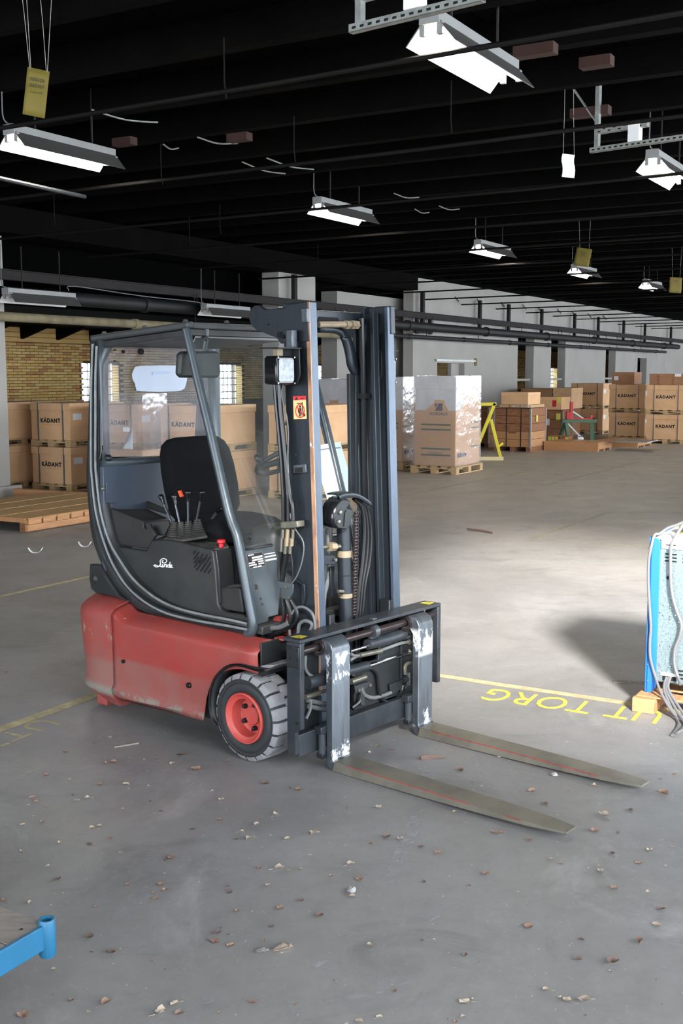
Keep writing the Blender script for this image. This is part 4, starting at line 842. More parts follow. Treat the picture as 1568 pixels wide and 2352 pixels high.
# warning sticker and clip on the near channel
MY = ML+.0015
s0 = MB().prism(sp(3, [(354, 722), (445, 718), (452, 884), (360, 888)], MY), (0, -.001, 0)).build('warning_sticker', M['sticker'], oc if False else tr, smooth=False)
MB().prism(sp(3, [(354, 722), (445, 718), (446, 748), (355, 752)], MY-.0012), (0, -.0006, 0)).build('red_band', M['stickred'], s0, smooth=False)
MB().prism(sp(3, [(366, 748), (378, 725), (391, 747)], MY-.002), (0, -.0004, 0)).build('triangle', M['ink'], s0, smooth=False)
MB().prism(sp(3, [(408, 735), (432, 733), (432, 740), (408, 742)], MY-.002), (0, -.0004, 0)).build('lettering', M['ink'], s0, smooth=False)
b = MB().tube([SP(*ZZ(3, 404+32*math.cos(t)*.98, 828+48*math.sin(t)), MY-.003) for t in [2*math.pi*k/28 for k in range(29)]], .0022, 5, False); a, c = sp(3, [(382, 796), (428, 862)], MY-.003); b.tube([a, c], .0022, 5); b.build('ban_ring', M['stickred'], s0)
b = MB(); P = SP(*ZZ(3, 404, 796), MY-.002); b.cyl(P, P-V((0, .0006, 0)), .006, 14)
for q in ([(394, 808), (414, 807), (416, 842), (394, 843)], [(395, 842), (403, 842), (403, 868), (396, 868)], [(406, 842), (414, 842), (413, 868), (406, 868)], [(388, 810), (393, 809), (393, 838), (389, 838)], [(416, 768), (422, 760), (430, 862), (424, 864)], [(380, 770), (422, 768), (422, 774), (380, 776)], [(424, 850), (442, 848), (442, 866), (424, 868)]): b.prism(sp(3, q, MY-.002), (0, -.0005, 0))
b.build('pictogram', M['ink'], s0, smooth=False)
cl = MB().prism(sp(3, [(365, 1218), (455, 1210), (460, 1270), (370, 1275)], MY-.001), (0, -.012, 0)).build('mast_clip', M['frame'], tr, .002)
for q in ([(372, 1236), (394, 1234), (395, 1268), (374, 1270)], [(402, 1234), (424, 1232), (425, 1268), (403, 1270)]): MB().prism(sp(3, q, MY-.013), (0, -.006, 0)).build('clip_jaw', M['slot'], cl, .001)
# --- work lights
def worklight(fx, y0, mir):
    c = KP(*ZZ(3, 300, 535), fx); c = V((fx-.03*mir, c.y if not mir else WT-c.y-.06, c.z)); s = -1 if mir else 1
    h = MB().prism([c+V((0, x*.058, z*.062)) for x, z in ((-.9, -1), (.9, -1), (1, -.85), (1, .85), (.9, 1), (-.9, 1), (-1, .85), (-1, -.85))], (-.075, 0, 0)).build('work_light', M['gloss'], tr, .008)
    MB().prism([c+V((.002, x*.047, z*.050)) for x, z in ((-.9, -1), (.9, -1), (1, -.85), (1, .85), (.9, 1), (-.9, 1), (-1, .85), (-1, -.85))], (.006, 0, 0)).build('lens', M['reflector'], h, .003)
    for x, z in ((-1, -1), (1, -1), (1, 1), (-1, 1)): p = c+V((.003, x*.052, z*.056)); MB().cyl(p, p+V((.004, 0, 0)), .004, 8).build('lens_screw', M['zinc'], h)
    MB().box((c.x-.06, c.y-.018, c.z+.06), (c.x-.03, c.y+.018, c.z+.095)).build('light_swivel', M['brass'], h, .004)
    y0, y1 = sorted((c.y-s*.06, c.y+s*.09)); MB().box((c.x-.10, y0, c.z+.093), (c.x+.015, y1, c.z+.099)).build('light_bracket', M['mastd'], h, .002)
    y0, y1 = sorted((c.y+s*.07, c.y+s*.076)); MB().prism([V((c.x-.10, y0, c.z+.099)), V((c.x+.015, y0, c.z+.099)), V((c.x+.02, y0, c.z-.02)), V((c.x+.0, y0, c.z-.06)), V((c.x-.10, y0, c.z-.07))], (0, y1-y0, 0)).build('light_guard', M['mastd'], h, .002)
worklight(.10, 0, False); worklight(.10, 0, True)
# --- hoses beside the near channel
HY = ML-.045
def hz(n1, p1, n2=None, p2=()): return smoothpath(sp(n1, p1, HY) + (sp(n2, p2, HY) if n2 else []), 4)
for P, r in ((hz(3, [(222, 615), (236, 800), (255, 1000), (272, 1200), (283, 1400)], 4, [(286, 200), (287, 385)]), .0105), (hz(3, [(252, 615), (262, 800), (282, 1000), (302, 1200), (316, 1400)], 4, [(320, 200), (322, 385)]), .0115),
             (hz(3, [(240, 640), (275, 900), (300, 1150), (330, 1420)], 4, [(348, 250), (355, 385)]), .0095),
             (hz(4, [(268, 585), (256, 700), (262, 800)]), .0115), (hz(4, [(308, 600), (285, 720), (272, 810)]), .0120), (hz(4, [(340, 590), (350, 700), (352, 790)]), .0035),
             (hz(4, [(280, 920), (290, 1050), (262, 1140), (200, 1190), (140, 1190)]), .0095), (hz(4, [(310, 930), (335, 1020), (330, 1110), (260, 1165), (180, 1195)]), .0120), (hz(4, [(340, 930), (380, 1010), (375, 1090), (300, 1160)]), .0090)):
    MB().tube(P, r, 8).build('hydraulic_hose', M['hose'], tr)
MB().tube(hz(3, [(285, 630), (270, 700), (288, 790), (310, 880), (320, 1000), (316, 1150), (322, 1300)], 4, [(330, 300), (365, 415), (428, 520), (420, 650), (382, 760), (345, 815)]), .0032, 6).build('light_cable', M['hoseg'], tr)
MB().tube(hz(4, [(332, 1190), (326, 1090), (365, 1005), (425, 985), (490, 1030), (512, 1110), (505, 1180)]), .0062, 8).build('loop_hose', M['hoseg'], tr); MB().tube(hz(4, [(390, 1180), (400, 1110), (445, 1085), (490, 1110), (470, 1170)]), .0085, 8).build('loop_hose', M['hoseg'], tr)
MB().prism(sp(4, [(262, 372), (320, 370), (382, 366), (384, 412), (320, 420), (264, 418)], HY-.02), (0, .05, 0)).build('hose_clamp', M['zinc'], tr, .003)
fb = []
for x, y0, y1, r in ((282, 425, 490, .009), (272, 490, 585, .0075), (316, 425, 500, .0095), (312, 490, 545, .0115), (300, 540, 602, .0085), (355, 425, 495, .0085), (347, 490, 545, .0095), (335, 540, 600, .0085)):
    a, c = sp(4, [(x, y0), (x-4, y1)], HY-.004); MB().cyl(a, c, r, 6).build('hose_coupling', M['zinc'] if r < .0095 else M['brass'], tr)
hb = MB().prism(sp(4, [(240, 798), (355, 822), (350, 880), (325, 930), (300, 938), (280, 915), (283, 850), (245, 850)], HY-.022), (0, .008, 0)).build('hose_bracket', M['frame'], tr, .002)
for x, y in ((306, 842), (336, 840), (294, 915), (324, 918)): P = SP(*ZZ(4, x, y), HY-.024); MB().cyl(P, P-V((0, .006, 0)), .005, 8).build('bracket_bolt', M['zinc'], hb)
MB().prism(sp(4, [(310, 712), (410, 815), (432, 820), (440, 900), (428, 975), (410, 975), (408, 830), (305, 735)], ML-.012), (0, .012, 0)).build('mast_gusset', M['mast'], tr, .002)
MB().prism(sp(4, [(105, 1120), (125, 1105), (135, 1215), (108, 1215)], .17), (0, .02, 0)).build('valve_block', M['mastd'], tr, .004); MB().tube(smoothpath(sp(4, [(110, 1150), (180, 1140), (260, 1130), (320, 1100)], .19), 3), .012, 8).build('valve_pipe', M['hoseg'], tr)
# --- lift cylinder, chain and hoses in the mast
CF = .085; cyc = V((CF, .53, 0))
lc = MB(xf=tilt).tube([(CF+.02, .535, .2), (CF+.02, .535, 1.03)], .033, 16).build('lift_cylinder', M['mast'], tr)
for z0, z1, m in ((.888, .918, 'brass'), (.695, .715, 'brass'), (.80, .804, 'slot'), (1.03, 1.036, 'gloss')): MB(xf=tilt).cyl((CF+.02, .535, z0), (CF+.02, .535, z1), .0345, 16).build('cylinder_band', M[m], lc)
a, c = kp(4, [(555, 555), (690, 548)], CF+.04); MB().cyl(a, c, .010, 10).build('cylinder_port', M['zinc'], lc); a, c = kp(4, [(618, 552), (655, 550)], CF+.05); MB().cyl(a, c, .021, 6).build('port_nut', M['brass'], lc)
MB().prism(kp(4, [(555, 615), (640, 610), (665, 625), (665, 672), (640, 680), (555, 680)], CF+.03), (-.03, 0, 0)).build('cylinder_mount', M['mast'], lc, .003); P = KP(*ZZ(4, 654, 645), CF+.035); MB().cyl(P, P+V((.01, 0, 0)), .008, 8).build('mount_bolt', M['zinc'], lc)
hd = MB().prism(kp(4, [(660, 300), (672, 250), (692, 200), (770, 222), (742, 275), (790, 290), (782, 340), (760, 400), (742, 428), (680, 418), (655, 385)], CF+.065), (-.07, 0, 0)).build('chain_head', M['mastd'], tr, .004)
for x, y in ((692, 305), (682, 372)): P = KP(*ZZ(4, x, y), CF+.067); MB().lathe([(0, .008), (.009, .006), (.011, 0)], P, (1, 0, 0), 10).build('head_bolt', M['zinc'], hd)
for q in ([(728, 300), (738, 285), (740, 390), (718, 408)],): MB().prism(kp(4, q, CF+.067), (.004, 0, 0)).build('head_rib', M['mastd'], hd, .001)
P = smoothpath(kp(4, [(612, 400), (604, 330), (630, 240), (690, 190)], CF+.03), 3); MB().grid([[p+V((.04, 0, 0)), p-V((.04, 0, 0))] for p in P]).build('pulley_guard', M['gloss'], tr, solid=.006)
P = smoothpath(kp(4, [(650, 192), (700, 178), (770, 178), (830, 205), (880, 242)], CF+.05), 4); MB().grid([[p+V((.035, 0, -.012)), p+V((.03, 0, .006)), p+V((0, 0, .012)), p+V((-.045, 0, .010))] for p in P]).build('hose_cover', M['mast'], tr, solid=.006)
ch = MB(); y0, y1 = KP(*ZZ(4, 810, 300), CF+.05), KP(*ZZ(4, 795, 1060), CF+.05)
N = 34
for k in range(N):
    p = y0.lerp(y1, k/N); q = y0.lerp(y1, (k+.8)/N); d_ = .012 if k % 2 else .008
    for s in (-1, 1): ch.bar(p+V((0, s*d_, 0)), q+V((0, s*d_, 0)), .004, .014, (1, 0, 0))
    ch.cyl(p.lerp(q, .15)+V((0, -.014, 0)), p.lerp(q, .15)+V((0, .014, 0)), .004, 6)
cho = ch.build('lift_chain', M['oily'], tr, smooth=False)
for i, (x, dx) in enumerate(((850, 0), (868, 6), (888, 10))):
    P = smoothpath(kp(4, [(x-60, 205), (x-10, 255), (x+12, 340), (x+16+dx, 480), (x+4+dx, 650), (x-18, 820), (x-34, 1000), (x-42, 1100), (x-44, 1400)], CF+.05-.012*i), 4); MB().tube(P, .0095, 8).build('mast_hose', M['hose'], tr)
for pts in ([(600, 420), (612, 700), (600, 820), (580, 900)], [(640, 690), (590, 840), (575, 1000)]): MB().tube(smoothpath(kp(4, pts, .03), 4), .009, 8).build('inner_hose', M['hoseg'], tr)
MB().prism(kp(4, [(622, 700), (655, 690), (650, 815), (660, 860), (640, 915), (628, 915)], .05), (-.01, 0, 0)).build('hose_plate', M['mast'], tr, .003); a, c = kp(4, [(678, 872), (715, 874)], CF+.055); MB().cyl(a, c, .008, 8).build('band_screw', M['zinc'], tr)
mb().box((-.01, .62, .14), (.01, .74, .75)).build('mast_back_plate', M['mastd'], tr)
# --- carriage
CFN = .30
cg = MB().box((.20, .0, .600), (CFN+.002, 1.03, .616)).build('carriage_top_bar', M['carr'], tr, .003)
for y in (.02, .955): MB().prism([V((.225, y, .6175)), V((.285, y, .6175)), V((.275, y+.055, .6175)), V((.235, y+.05, .6175))], (0, 0, .0006)).build('paint_mark', M['yell'], cg, smooth=False)
ep = MB().prism([V((.222, 0, .10)), V((.268, 0, .10)), V((.268, 0, .205)), V((.302, 0, .22)), V((.302, 0, .60)), V((.222, 0, .60))], (0, .026, 0)).build('carriage_end_plate', M['carr'], tr, .003)
MB().box((.225, -.006, .49), (.298, .001, .585)).build('end_block', M['mastd'], ep, .006)
for x, y in ((335, 488), (335, 572), (275, 470), (275, 555), (330, 1102)): P = SP(*ZZ(7, x, y), -.007); MB().cyl(P, P+V((0, .006, 0)), .006, 10).build('plate_hole', M['slot'], ep)
MB().prism([V((.232, 1.004, .215)), V((.302, 1.004, .215)), V((.302, 1.004, .60)), V((.222, 1.004, .60))], (0, .026, 0)).build('carriage_end_plate', M['carr'], tr, .003)
lb_ = MB().box((.235, .026, .085), (.268, 1.0, .185)).build('carriage_lower_bar', M['carr'], tr, .003)
for lo, hi in (((.2, .10, .10), (.232, .20, .60)), ((.2, .80, .10), (.232, .95, .60)), ((.14, .31, .10), (.2, .345, .66)), ((.14, .745, .10), (.2, .78, .66))): MB().box(lo, hi).build('carriage_upright', M['mastd'], tr, .004)
MB().prism([V((.235, .44, .19)), V((.235, .78, .19)), V((.235, .78, .55)), V((.235, .62, .55)), V((.235, .62, .4)), V((.235, .44, .4))], (-.02, 0, 0)).build('carriage_back_plate', M['mastd'], tr, .003)
for y in (.33, .76): MB().prism([V((.13, y, .61)), V((.23, y, .61)), V((.13, y, .655))], (0, .012, 0)).build('carriage_rib', M['carr'], tr)
sh = MB().cyl((.262, .02, .553), (.262, 1.01, .553), .0175, 16).build('fork_shaft', M['oily'], tr)
MB().lathe([(.018, -.02), (.034, -.02), (.034, .012), (.018, .012)], (.262, KP(*ZZ(7, 985, 300), .27).y, .553), (0, 1, 0), 18).build('shaft_support', M['shank'], sh); P = KP(*ZZ(7, 975, 250), .275); MB().box(tuple(P-V((.012, .012, .0))), tuple(P+V((.012, .012, .02)))).build('support_lug', M['shank'], sh, .002)
for y0, y1 in ((.166, .286), (.797, .912)):
    t = MB().prism([V((.302, y0, .03)), V((.318, y0, .008)), V((.345, y0, .002)), V((.355, y0, .046)), V((.345, y0, .052)), V((.340, y0, .066)), V((.340, y0, .545)), V((.330, y0, .568)), V((.310, y0, .582)), V((.285, y0, .586)), V((.285, y0, .52)), V((.302, y0, .50))], (0, y1-y0, 0)).build('fork', M['shank'], tr, .004)
    MB().lathe([(.019, 0), (.036, 0), (.036, y1-y0+.03), (.019, y1-y0+.03)], (.268, y0-.015, .553), (0, 1, 0), 24, False).build('fork_collar', M['shank'], t)
    MB().lathe([(.024, -.004), (.037, -.004), (.038, .008), (.037, .01)], (.268, y0-.018, .553), (0, 1, 0), 20).build('collar_ring', M['oily'], t)
    yc = (y0+y1)/2; rows = []
    for x, hw, zb, zt in ((.335, (y1-y0)/2, .002, .047), (.6, (y1-y0)/2, .004, .045), (.9, (y1-y0)/2, .008, .042), (1.15, (y1-y0)/2, .013, .038), (1.32, (y1-y0)/2*.97, .018, .034), (1.44, .044, .021, .031), (1.488, .036, .0225, .029)):
        rows.append([(x, yc-hw, zb), (x, yc-hw, zt), (x, yc+hw, zt), (x, yc+hw, zb), (x, yc-hw, zb)])
    b = MB().grid(rows); b.f.append((30, 31, 32, 33)); b.f.append((3, 2, 1, 0)); bl = b.build('fork_blade', M['blade'], t, .002)
    MB().add([(x, yc-hw-.0008, zt-.004) for x, hw, zt in ((.42, .06, .0465), (.9, .06, .042), (1.3, .058, .034))] + [(x, yc-hw-.0008, zt) for x, hw, zt in ((.42, .06, .0465), (.9, .06, .042), (1.3, .058, .034))], [(0, 1, 4, 3), (1, 2, 5, 4)]).build('red_edge', M['redline'], bl, smooth=False)
    MB().box((.262, y0-.035, .165), (.305, y0+.03, .20)).build('fork_hook', M['carr'], t, .004); MB().cyl((.288, y0-.012, .075), (.288, y0-.012, .165), .018, 14).build('hook_roller', M['lever'], t); MB().cyl((.283, y1+.012, .08), (.283, y1+.012, .165), .012, 12).build('hook_pin', M['lever'], t); MB().box((.27, y0-.03, .055), (.305, y0+.03, .078)).build('hook_foot', M['mastd'], t, .003)
def rod(pts, f, r, m, nm, par=None): a, c = kp(7, pts, f); return MB().cyl(a, c, r, 14).build(nm, M[m], par or tr)
k = rod([(925, 440), (1300, 332)], .245, .026, 'carr', 'positioner_cylinder'); rod([(780, 494), (930, 450)], .245, .008, 'chrome', 'piston_rod', k); rod([(1225, 355), (1250, 348)], .245, .027, 'chrome', 'cylinder_ring', k)
k = rod([(610, 700), (922, 618)], .245, .024, 'carr', 'positioner_cylinder'); rod([(920, 622), (1295, 493)], .245, .010, 'chrome', 'piston_rod', k); rod([(415, 760), (600, 715)], .245, .030, 'carr', 'cylinder_head', k)
rod([(405, 880), (520, 845)], .245, .012, 'zinc', 'hose_union'); rod([(510, 845), (600, 818)], .245, .008, 'zinc', 'hose_union'); rod([(420, 905), (580, 940)], .24, .011, 'hoseg', 'steel_pipe'); rod([(430, 955), (570, 985)], .24, .011, 'hoseg', 'steel_pipe')
rod([(785, 752), (905, 710)], .245, .014, 'zinc', 'hose_union'); rod([(860, 530), (1040, 490)], .25, .012, 'zinc', 'hose_union'); rod([(1270, 420), (1300, 405)], .25, .013, 'zinc', 'hose_union'); rod([(1275, 500), (1300, 490)], .25, .013, 'zinc', 'hose_union')
for pts, r, m in (([(780, 515), (820, 535), (870, 528)], .008, 'hoseg'), ([(1030, 490), (1100, 465), (1200, 430), (1285, 415)], .008, 'hoseg'), ([(780, 570), (840, 535)], .007, 'hoseg'), ([(790, 700), (880, 650), (950, 640), (1000, 690), (1015, 800), (1040, 895), (1100, 920), (1165, 895), (1210, 830), (1225, 780)], .0085, 'hose'),
                  ([(870, 800), (900, 860), (970, 885), (1060, 865), (1120, 840)], .0095, 'hoseg'), ([(790, 970), (850, 920), (870, 850)], .011, 'hose'), ([(405, 530), (405, 640), (450, 700), (530, 712)], .0075, 'hoseg'), ([(450, 895), (445, 980), (410, 1060)], .008, 'hoseg'),
                  ([(1240, 690), (1240, 625), (1265, 595), (1310, 590)], .009, 'zinc'), ([(1255, 690), (1260, 770), (1230, 810)], .010, 'mastd')):
    MB().tube(smoothpath(kp(7, pts, .245), 4), r, 8).build('carriage_hose', M[m], tr)
MB().prism(kp(7, [(820, 790), (945, 748), (955, 790), (905, 815), (905, 950), (870, 950), (870, 840), (825, 848)], .25), (-.01, 0, 0)).build('hose_bracket', M['carr'], tr, .002); MB().prism(kp(7, [(1115, 775), (1220, 735), (1215, 810), (1120, 870)], .25), (-.01, 0, 0)).build('hose_bracket', M['mastd'], tr, .002)
MB().prism(kp(7, [(1275, 680), (1305, 670), (1305, 775), (1277, 785)], .265), (-.02, 0, 0)).build('valve_plate', M['shank'], tr, .002); rod([(1225, 740), (1265, 720)], .25, .014, 'mastd', 'valve_body')
for x, y in ((848, 820), (942, 778)): P = KP(*ZZ(7, x, y), .25); MB().cyl(P, P+V((.008, 0, 0)), .008, 10).build('bracket_bolt', M['zinc'], tr)
# ================================================================== GOODS AND CLUTTER (in hall coordinates)
def make_pallet(w, d, h, m='pwood'):                 # front at x=0, x along u, y along v
    t = thing('pallet', 'x', 'pallet')
    for k in range(5): y = (w-.11)*k/4; MB().box((0, y, h-.022), (d, y+.11, h)).build('deck_board', M[m], t, smooth=False)
    for x in (0, (d-.12)/2, d-.12): MB().box((x, 0, h-.042), (x+.12, w, h-.022)).build('cross_board', M[m], t, smooth=False)
    for x in (0, (d-.12)/2, d-.12):
        for y in (0, (w-.11)/2, w-.11): MB().box((x, y, .018), (x+.12, y+.11, h-.042)).build('block', M[m], t, smooth=False)
    for y in (0, (w-.10)/2, w-.10): MB().box((0, y, 0), (d, y+.10, .018)).build('runner', M[m], t, smooth=False)
    return t
def make_box(w, d, h, m, txt=True):
    t = thing('cardboard_box', 'x', 'box')
    MB().box((.012, .012, 0), (d-.012, w-.012, h-.05)).build('carton', m, t, .004)
    MB().box((0, 0, h*.80), (d, w, h)).build('lid', m, t, .005)
    for y in (w*.17, w*.79): MB().box((-.003, y, 0), (d+.003, y+.018, h+.003)).build('strap', M['strap'], t, smooth=False)
    if txt:
        s = w*.106; c = text('lettering', 'KADANT', M['ink'], t, frame((.0105, w*.5, h*.52), (0, -1, 0), (0, 0, 1)), s, .006*w, .0006, 1.22)
        MB().box((.0095, w*.5+s*1.02, h*.52+s*.50), (.0115, w*.5+s*1.52, h*.52+s*.58)).build('lettering', M['ink'], t, smooth=False)
        MB().box((.0095, w*.28, h*.41), (.0115, w*.72, h*.416)).build('underline', M['kraftd'], t, smooth=False)
    MB().box((.08, .009, h*.55), (.26, .0125, h*.72)).build('shipping_label', M['paper'], t, smooth=False)
    return t
pA = make_pallet(.80, 1.2, .10); pB = make_pallet(.95, 1.2, .10); bA_ = make_box(.80, 1.2, .545, M['kraft']); bB_ = make_box(.95, 1.2, .615, M['kraft']); used = set()
def put(proto, u, v, z, label, group, rz=0.0):
    if proto.name not in used:
        used.add(proto.name); KIDS[proto.name] = [(c, list(c.children)) for c in proto.children]
        proto.location = bw(u, v, z); proto.rotation_euler = (0, 0, BA+rz); proto['label'] = label; proto['group'] = group; return proto
    return dup(proto, bw(u, v, z), BA+rz, label, group)
def stack(u, v, big, where, rz=0.0, levels=2):
    pp, bb, h = (pB, bB_, .715) if big else (pA, bA_, .645)
    g1, g2 = ('strapped cardboard boxes on the right', 'pallets of the right hand boxes') if big else ('strapped cardboard boxes behind the forklift', 'pallets of the boxes behind the forklift')
    for k in range(levels):
        wd = ('lower', 'upper')[k]
        put(pp, u+.02*k, v+.015*k, k*(h+.006), '%s pallet, box stack %s' % (wd, where), g2, rz); put(bb, u+.02*k, v+.015*k, k*(h+.006)+.101, '%s brown strapped box, stack %s' % (wd, where), g1, rz)
stack(12.2, 11.70, False, 'just left of the cab, its end face lit'); stack(11.75, 12.78, False, 'half hidden behind the left white pier')
stack(12.15, 10.35, False, 'seen through the left part of the cab, behind wrapped goods'); stack(12.15, 9.18, False, 'seen through the middle of the rear window'); stack(13.0, 7.95, False, 'seen through the windscreen')
xR = onu(1482, 990, 27.9).y; stack(27.9, xR-.95, True, 'farthest right, in front at the right edge')
xM = onu(1396, 990, 28.9).y; stack(28.9, xM-.95, True, 'second from the right edge')
xL = onu(1309, 990, 31.2).y; stack(31.2, xL-.95, True, 'third from the right edge, behind the green trestles')
def plainbox(name, lo, hi, m, label, extra=None, rz=0, group=None, open_=False):
    u0, v0, z0 = lo; w, d, h = hi[1]-lo[1], hi[0]-lo[0], hi[2]-lo[2]
    t = thing(name, label, 'box', bw(*lo), BA+rz, group); MB().box((.004, .004, 0), (d-.004, w-.004, h)).build('carton', m, t, .004)
    MB().box((0, w/2-.03, h), (d, w/2+.03, h+.002)).build('tape', M['kraftd'], t, smooth=False)
    MB().box((-.001, .001, h*.72), (d+.001, w-.001, h+.001)).build('flap', m, t, .004)
    for n, y0, y1, z0_, z1, mm in (extra or ()): MB().box((-.004, y0, z0_), (.002, y1, z1)).build(n, M[mm], t, smooth=False)
    return t
plainbox('cardboard_box', (29.0, xM-.62, 1.444), (29.7, xM-.02, 1.75), M['kraftd'], 'dark brown box with a white label on top of the second stack from right', (('label_sheet', .42, .53, .10, .20, 'paper'),))
t = plainbox('packing_case', (28.0, xR-1.5, 1.444), (28.9, xR-.02, 1.71), M['kraftd'], 'long low brown case on top of the stack at the right edge', (('label_sheet', .7, .85, .20, .27, 'paper'),))
for k in range(4): MB().box((-.012, .15+k*.36, 0), (.004, .19+k*.36, .24)).build('batten', M['dwood'], t, smooth=False)
# boxes and crates in the middle distance
P = onu(1267, 930, 29.9); plainbox('cardboard_box', (29.9, P.y, .85), (30.9, P.y+.92, 1.30), M['kraftd'], 'long dark brown box behind the packing crate, against the white wall'); plainbox('cardboard_box', (29.9, P.y-.55, .75), (30.9, P.y-.02, 1.32), M['kraft'], 'plain carton between the long dark box and the lettered boxes')
plainbox('packing_crate', (29.9, P.y-.5, 0), (30.9, P.y+.9, .74), M['dwood'], 'wooden case under the two cartons by the white wall')
def crate(u, v, w, d, h, label, rows, m, posts=True, notes=(), plankm=None):
    t = thing('packing_crate', label, 'crate', bw(u, v, 0), BA)
    for y in (0, w/2-.05, w-.1): MB().box((0, y, 0), (d, y+.1, .10)).build('skid', M['dwood'], t, smooth=False)
    MB().box((.03, .03, .10), (d-.03, w-.03, .10+h-.02)).build('lining', M['slot'], t, smooth=False)
    ph = h/rows
    for r in range(rows):
        z = .10 + r*ph; mm = plankm[r] if plankm else m
        for nm, lo, hi in (('plank', (0, 0, z+.004), (.025, w, z+ph-.004)), ('plank', (.03, 0, z+.004), (d-.03, .025, z+ph-.004)), ('plank', (d-.025, 0, z+.004), (d, w, z+ph-.004)), ('plank', (.03, w-.025, z+.004), (d-.03, w, z+ph-.004))):
            o = MB().box(lo, hi).build(nm, M[mm], t, smooth=False)
    for k in range(5): MB().box((0, w*k/5+.004, .10+h-.02), (d, w*(k+1)/5-.004, .10+h)).build('top_plank', M[m], t, smooth=False)
    if posts:
        for x, y in ((0, 0), (0, w), (d, 0)): MB().box((x-.012, y-.012, .08), (x+.03, y+.03, .10+h)).build('corner_post', M['strut'], t, .003)
    for n, lo, hi, mm in notes: MB().box(lo, hi).build(n, M[mm], t, smooth=False)
    return t
cu, cv = 23.45, 9.05; F_ = onu(1217, 1036, cu); cv = F_.y; cw = onu(1134, 1036, cu).y-cv
c1 = crate(cu, cv, cw, .95, .86, 'brown plank crate with two black straps beside the yellow trestle', 5, 'dwood', True, (('note', (.30, -.016, .66), (.40, -.012, .80), 'ynote'),), ('owood', 'owood', 'dwood', 'dwood', 'dwood'))
for y in (.28, .62): MB().box((-.006, cw-y-.02, .08), (.0, cw-y, .965)).build('strap', M['ink'], c1, smooth=False)
b = MB(); 
for k in range(9): b.box((-.004, cw*.40+.02*k, .40+.006*(k % 3)), (.0, cw*.40+.02*k+.012, .425+.004*(k % 2)))
b.build('lettering', M['ink'], c1, smooth=False)
s_ = thing('timber_skid', 'flat timber skid with loose plastic, on the plank crate', 'pallet', bw(cu-.05, cv-.05, .975), BA)
for k in range(3): MB().box((0, .05+k*(cw-.1)/3, 0), (.9, .05+(k+.85)*(cw-.1)/3, .06)).build('board', M['pwood'], s_, smooth=False)
MB().grid([[(-.03+.02*math.sin(i*2.3+j), .02+i*.06, .065-.03*j+.01*math.sin(i*3)) for j in range(3)] for i in range(8)]).build('plastic_sheet', M['film'], s_)
plainbox('cardboard_box', (cu-.02, cv+.06, 1.038), (cu+.75, cv+.70, 1.31), M['kraft'], 'flat open brown box on the timber skid above the plank crate')
v2 = onu(1251, 1000, 27.2).y; crate(27.2, v2-.46, .46, .75, .70, 'pale boarded crate with grey straps, right of the plank crate', 3, 'dwood', True, (('note', (-.016, .06, .56), (-.012, .17, .72), 'ynote'), ('label_sheet', (-.016, .34, .42), (-.012, .42, .58), 'paper')))
v3 = onu(1236, 930, 27.2).y; plainbox('cardboard_box', (27.18, v3-.62, .81), (27.85, v3, 1.13), M['kraft'], 'brown box with red label and yellow note, beside the flat open box', (('red_label', .14, .24, .08, .24, 'rsteel'), ('note', .02, .12, .18, .32, 'ynote')))
Pc = onu(1125, 1036, 24.3); crate(24.3, Pc.y+.05, .75, .9, .84, 'brown crate behind the yellow trestle, next to the wrapped cartons', 4, 'dwood', True, (('note', (-.016, .30, .70), (-.012, .42, .90), 'ynote'),))
# yellow trestle
yd = 22.4; f = lambda x, y: onplane(*ZZ(9, x, y), V((0, yd, 0)), V((0, 1, 0)))
a = thing('yellow_trestle', 'yellow steel A-frame trestle standing on a timber beside the wrapped cartons', 'trestle', flr(1122, 1058))
def loc(P): return P - a.location
for n, p, q in (('leg', (180, 275), (45, 610)), ('leg', (45, 600), (36, 680)), ('leg', (150, 395), (222, 685)), ('top_bar', (30, 286), (190, 283)), ('brace', (20, 565), (48, 605)), ('brace', (205, 600), (240, 570))):
    P, Q = f(*p), f(*q); MB().bar(loc(P), loc(Q), .065 if n != 'brace' else .04, .065 if n != 'brace' else .04, (0, 1, 0)).build(n, M['yellow'], a, .006)
P, Q = f(20, 694), f(242, 694); P.z = Q.z = .035; tag(MB().bar(P, Q, .09, .07).build('timber', M['newood']), 'pale squared timber lying under the yellow trestle', 'timber')
f2 = lambda x, y: onplane(*ZZ(9, x, y), V((0, yd+1.0, 0)), V((0, 1, 0)))
for p, q in (((-20, 300), (-40, 640)),): P, Q = f2(*p), f2(*q); MB().bar(loc(P), loc(Q), .06, .06, (0, 1, 0)).build('leg', M['yellow'], a)
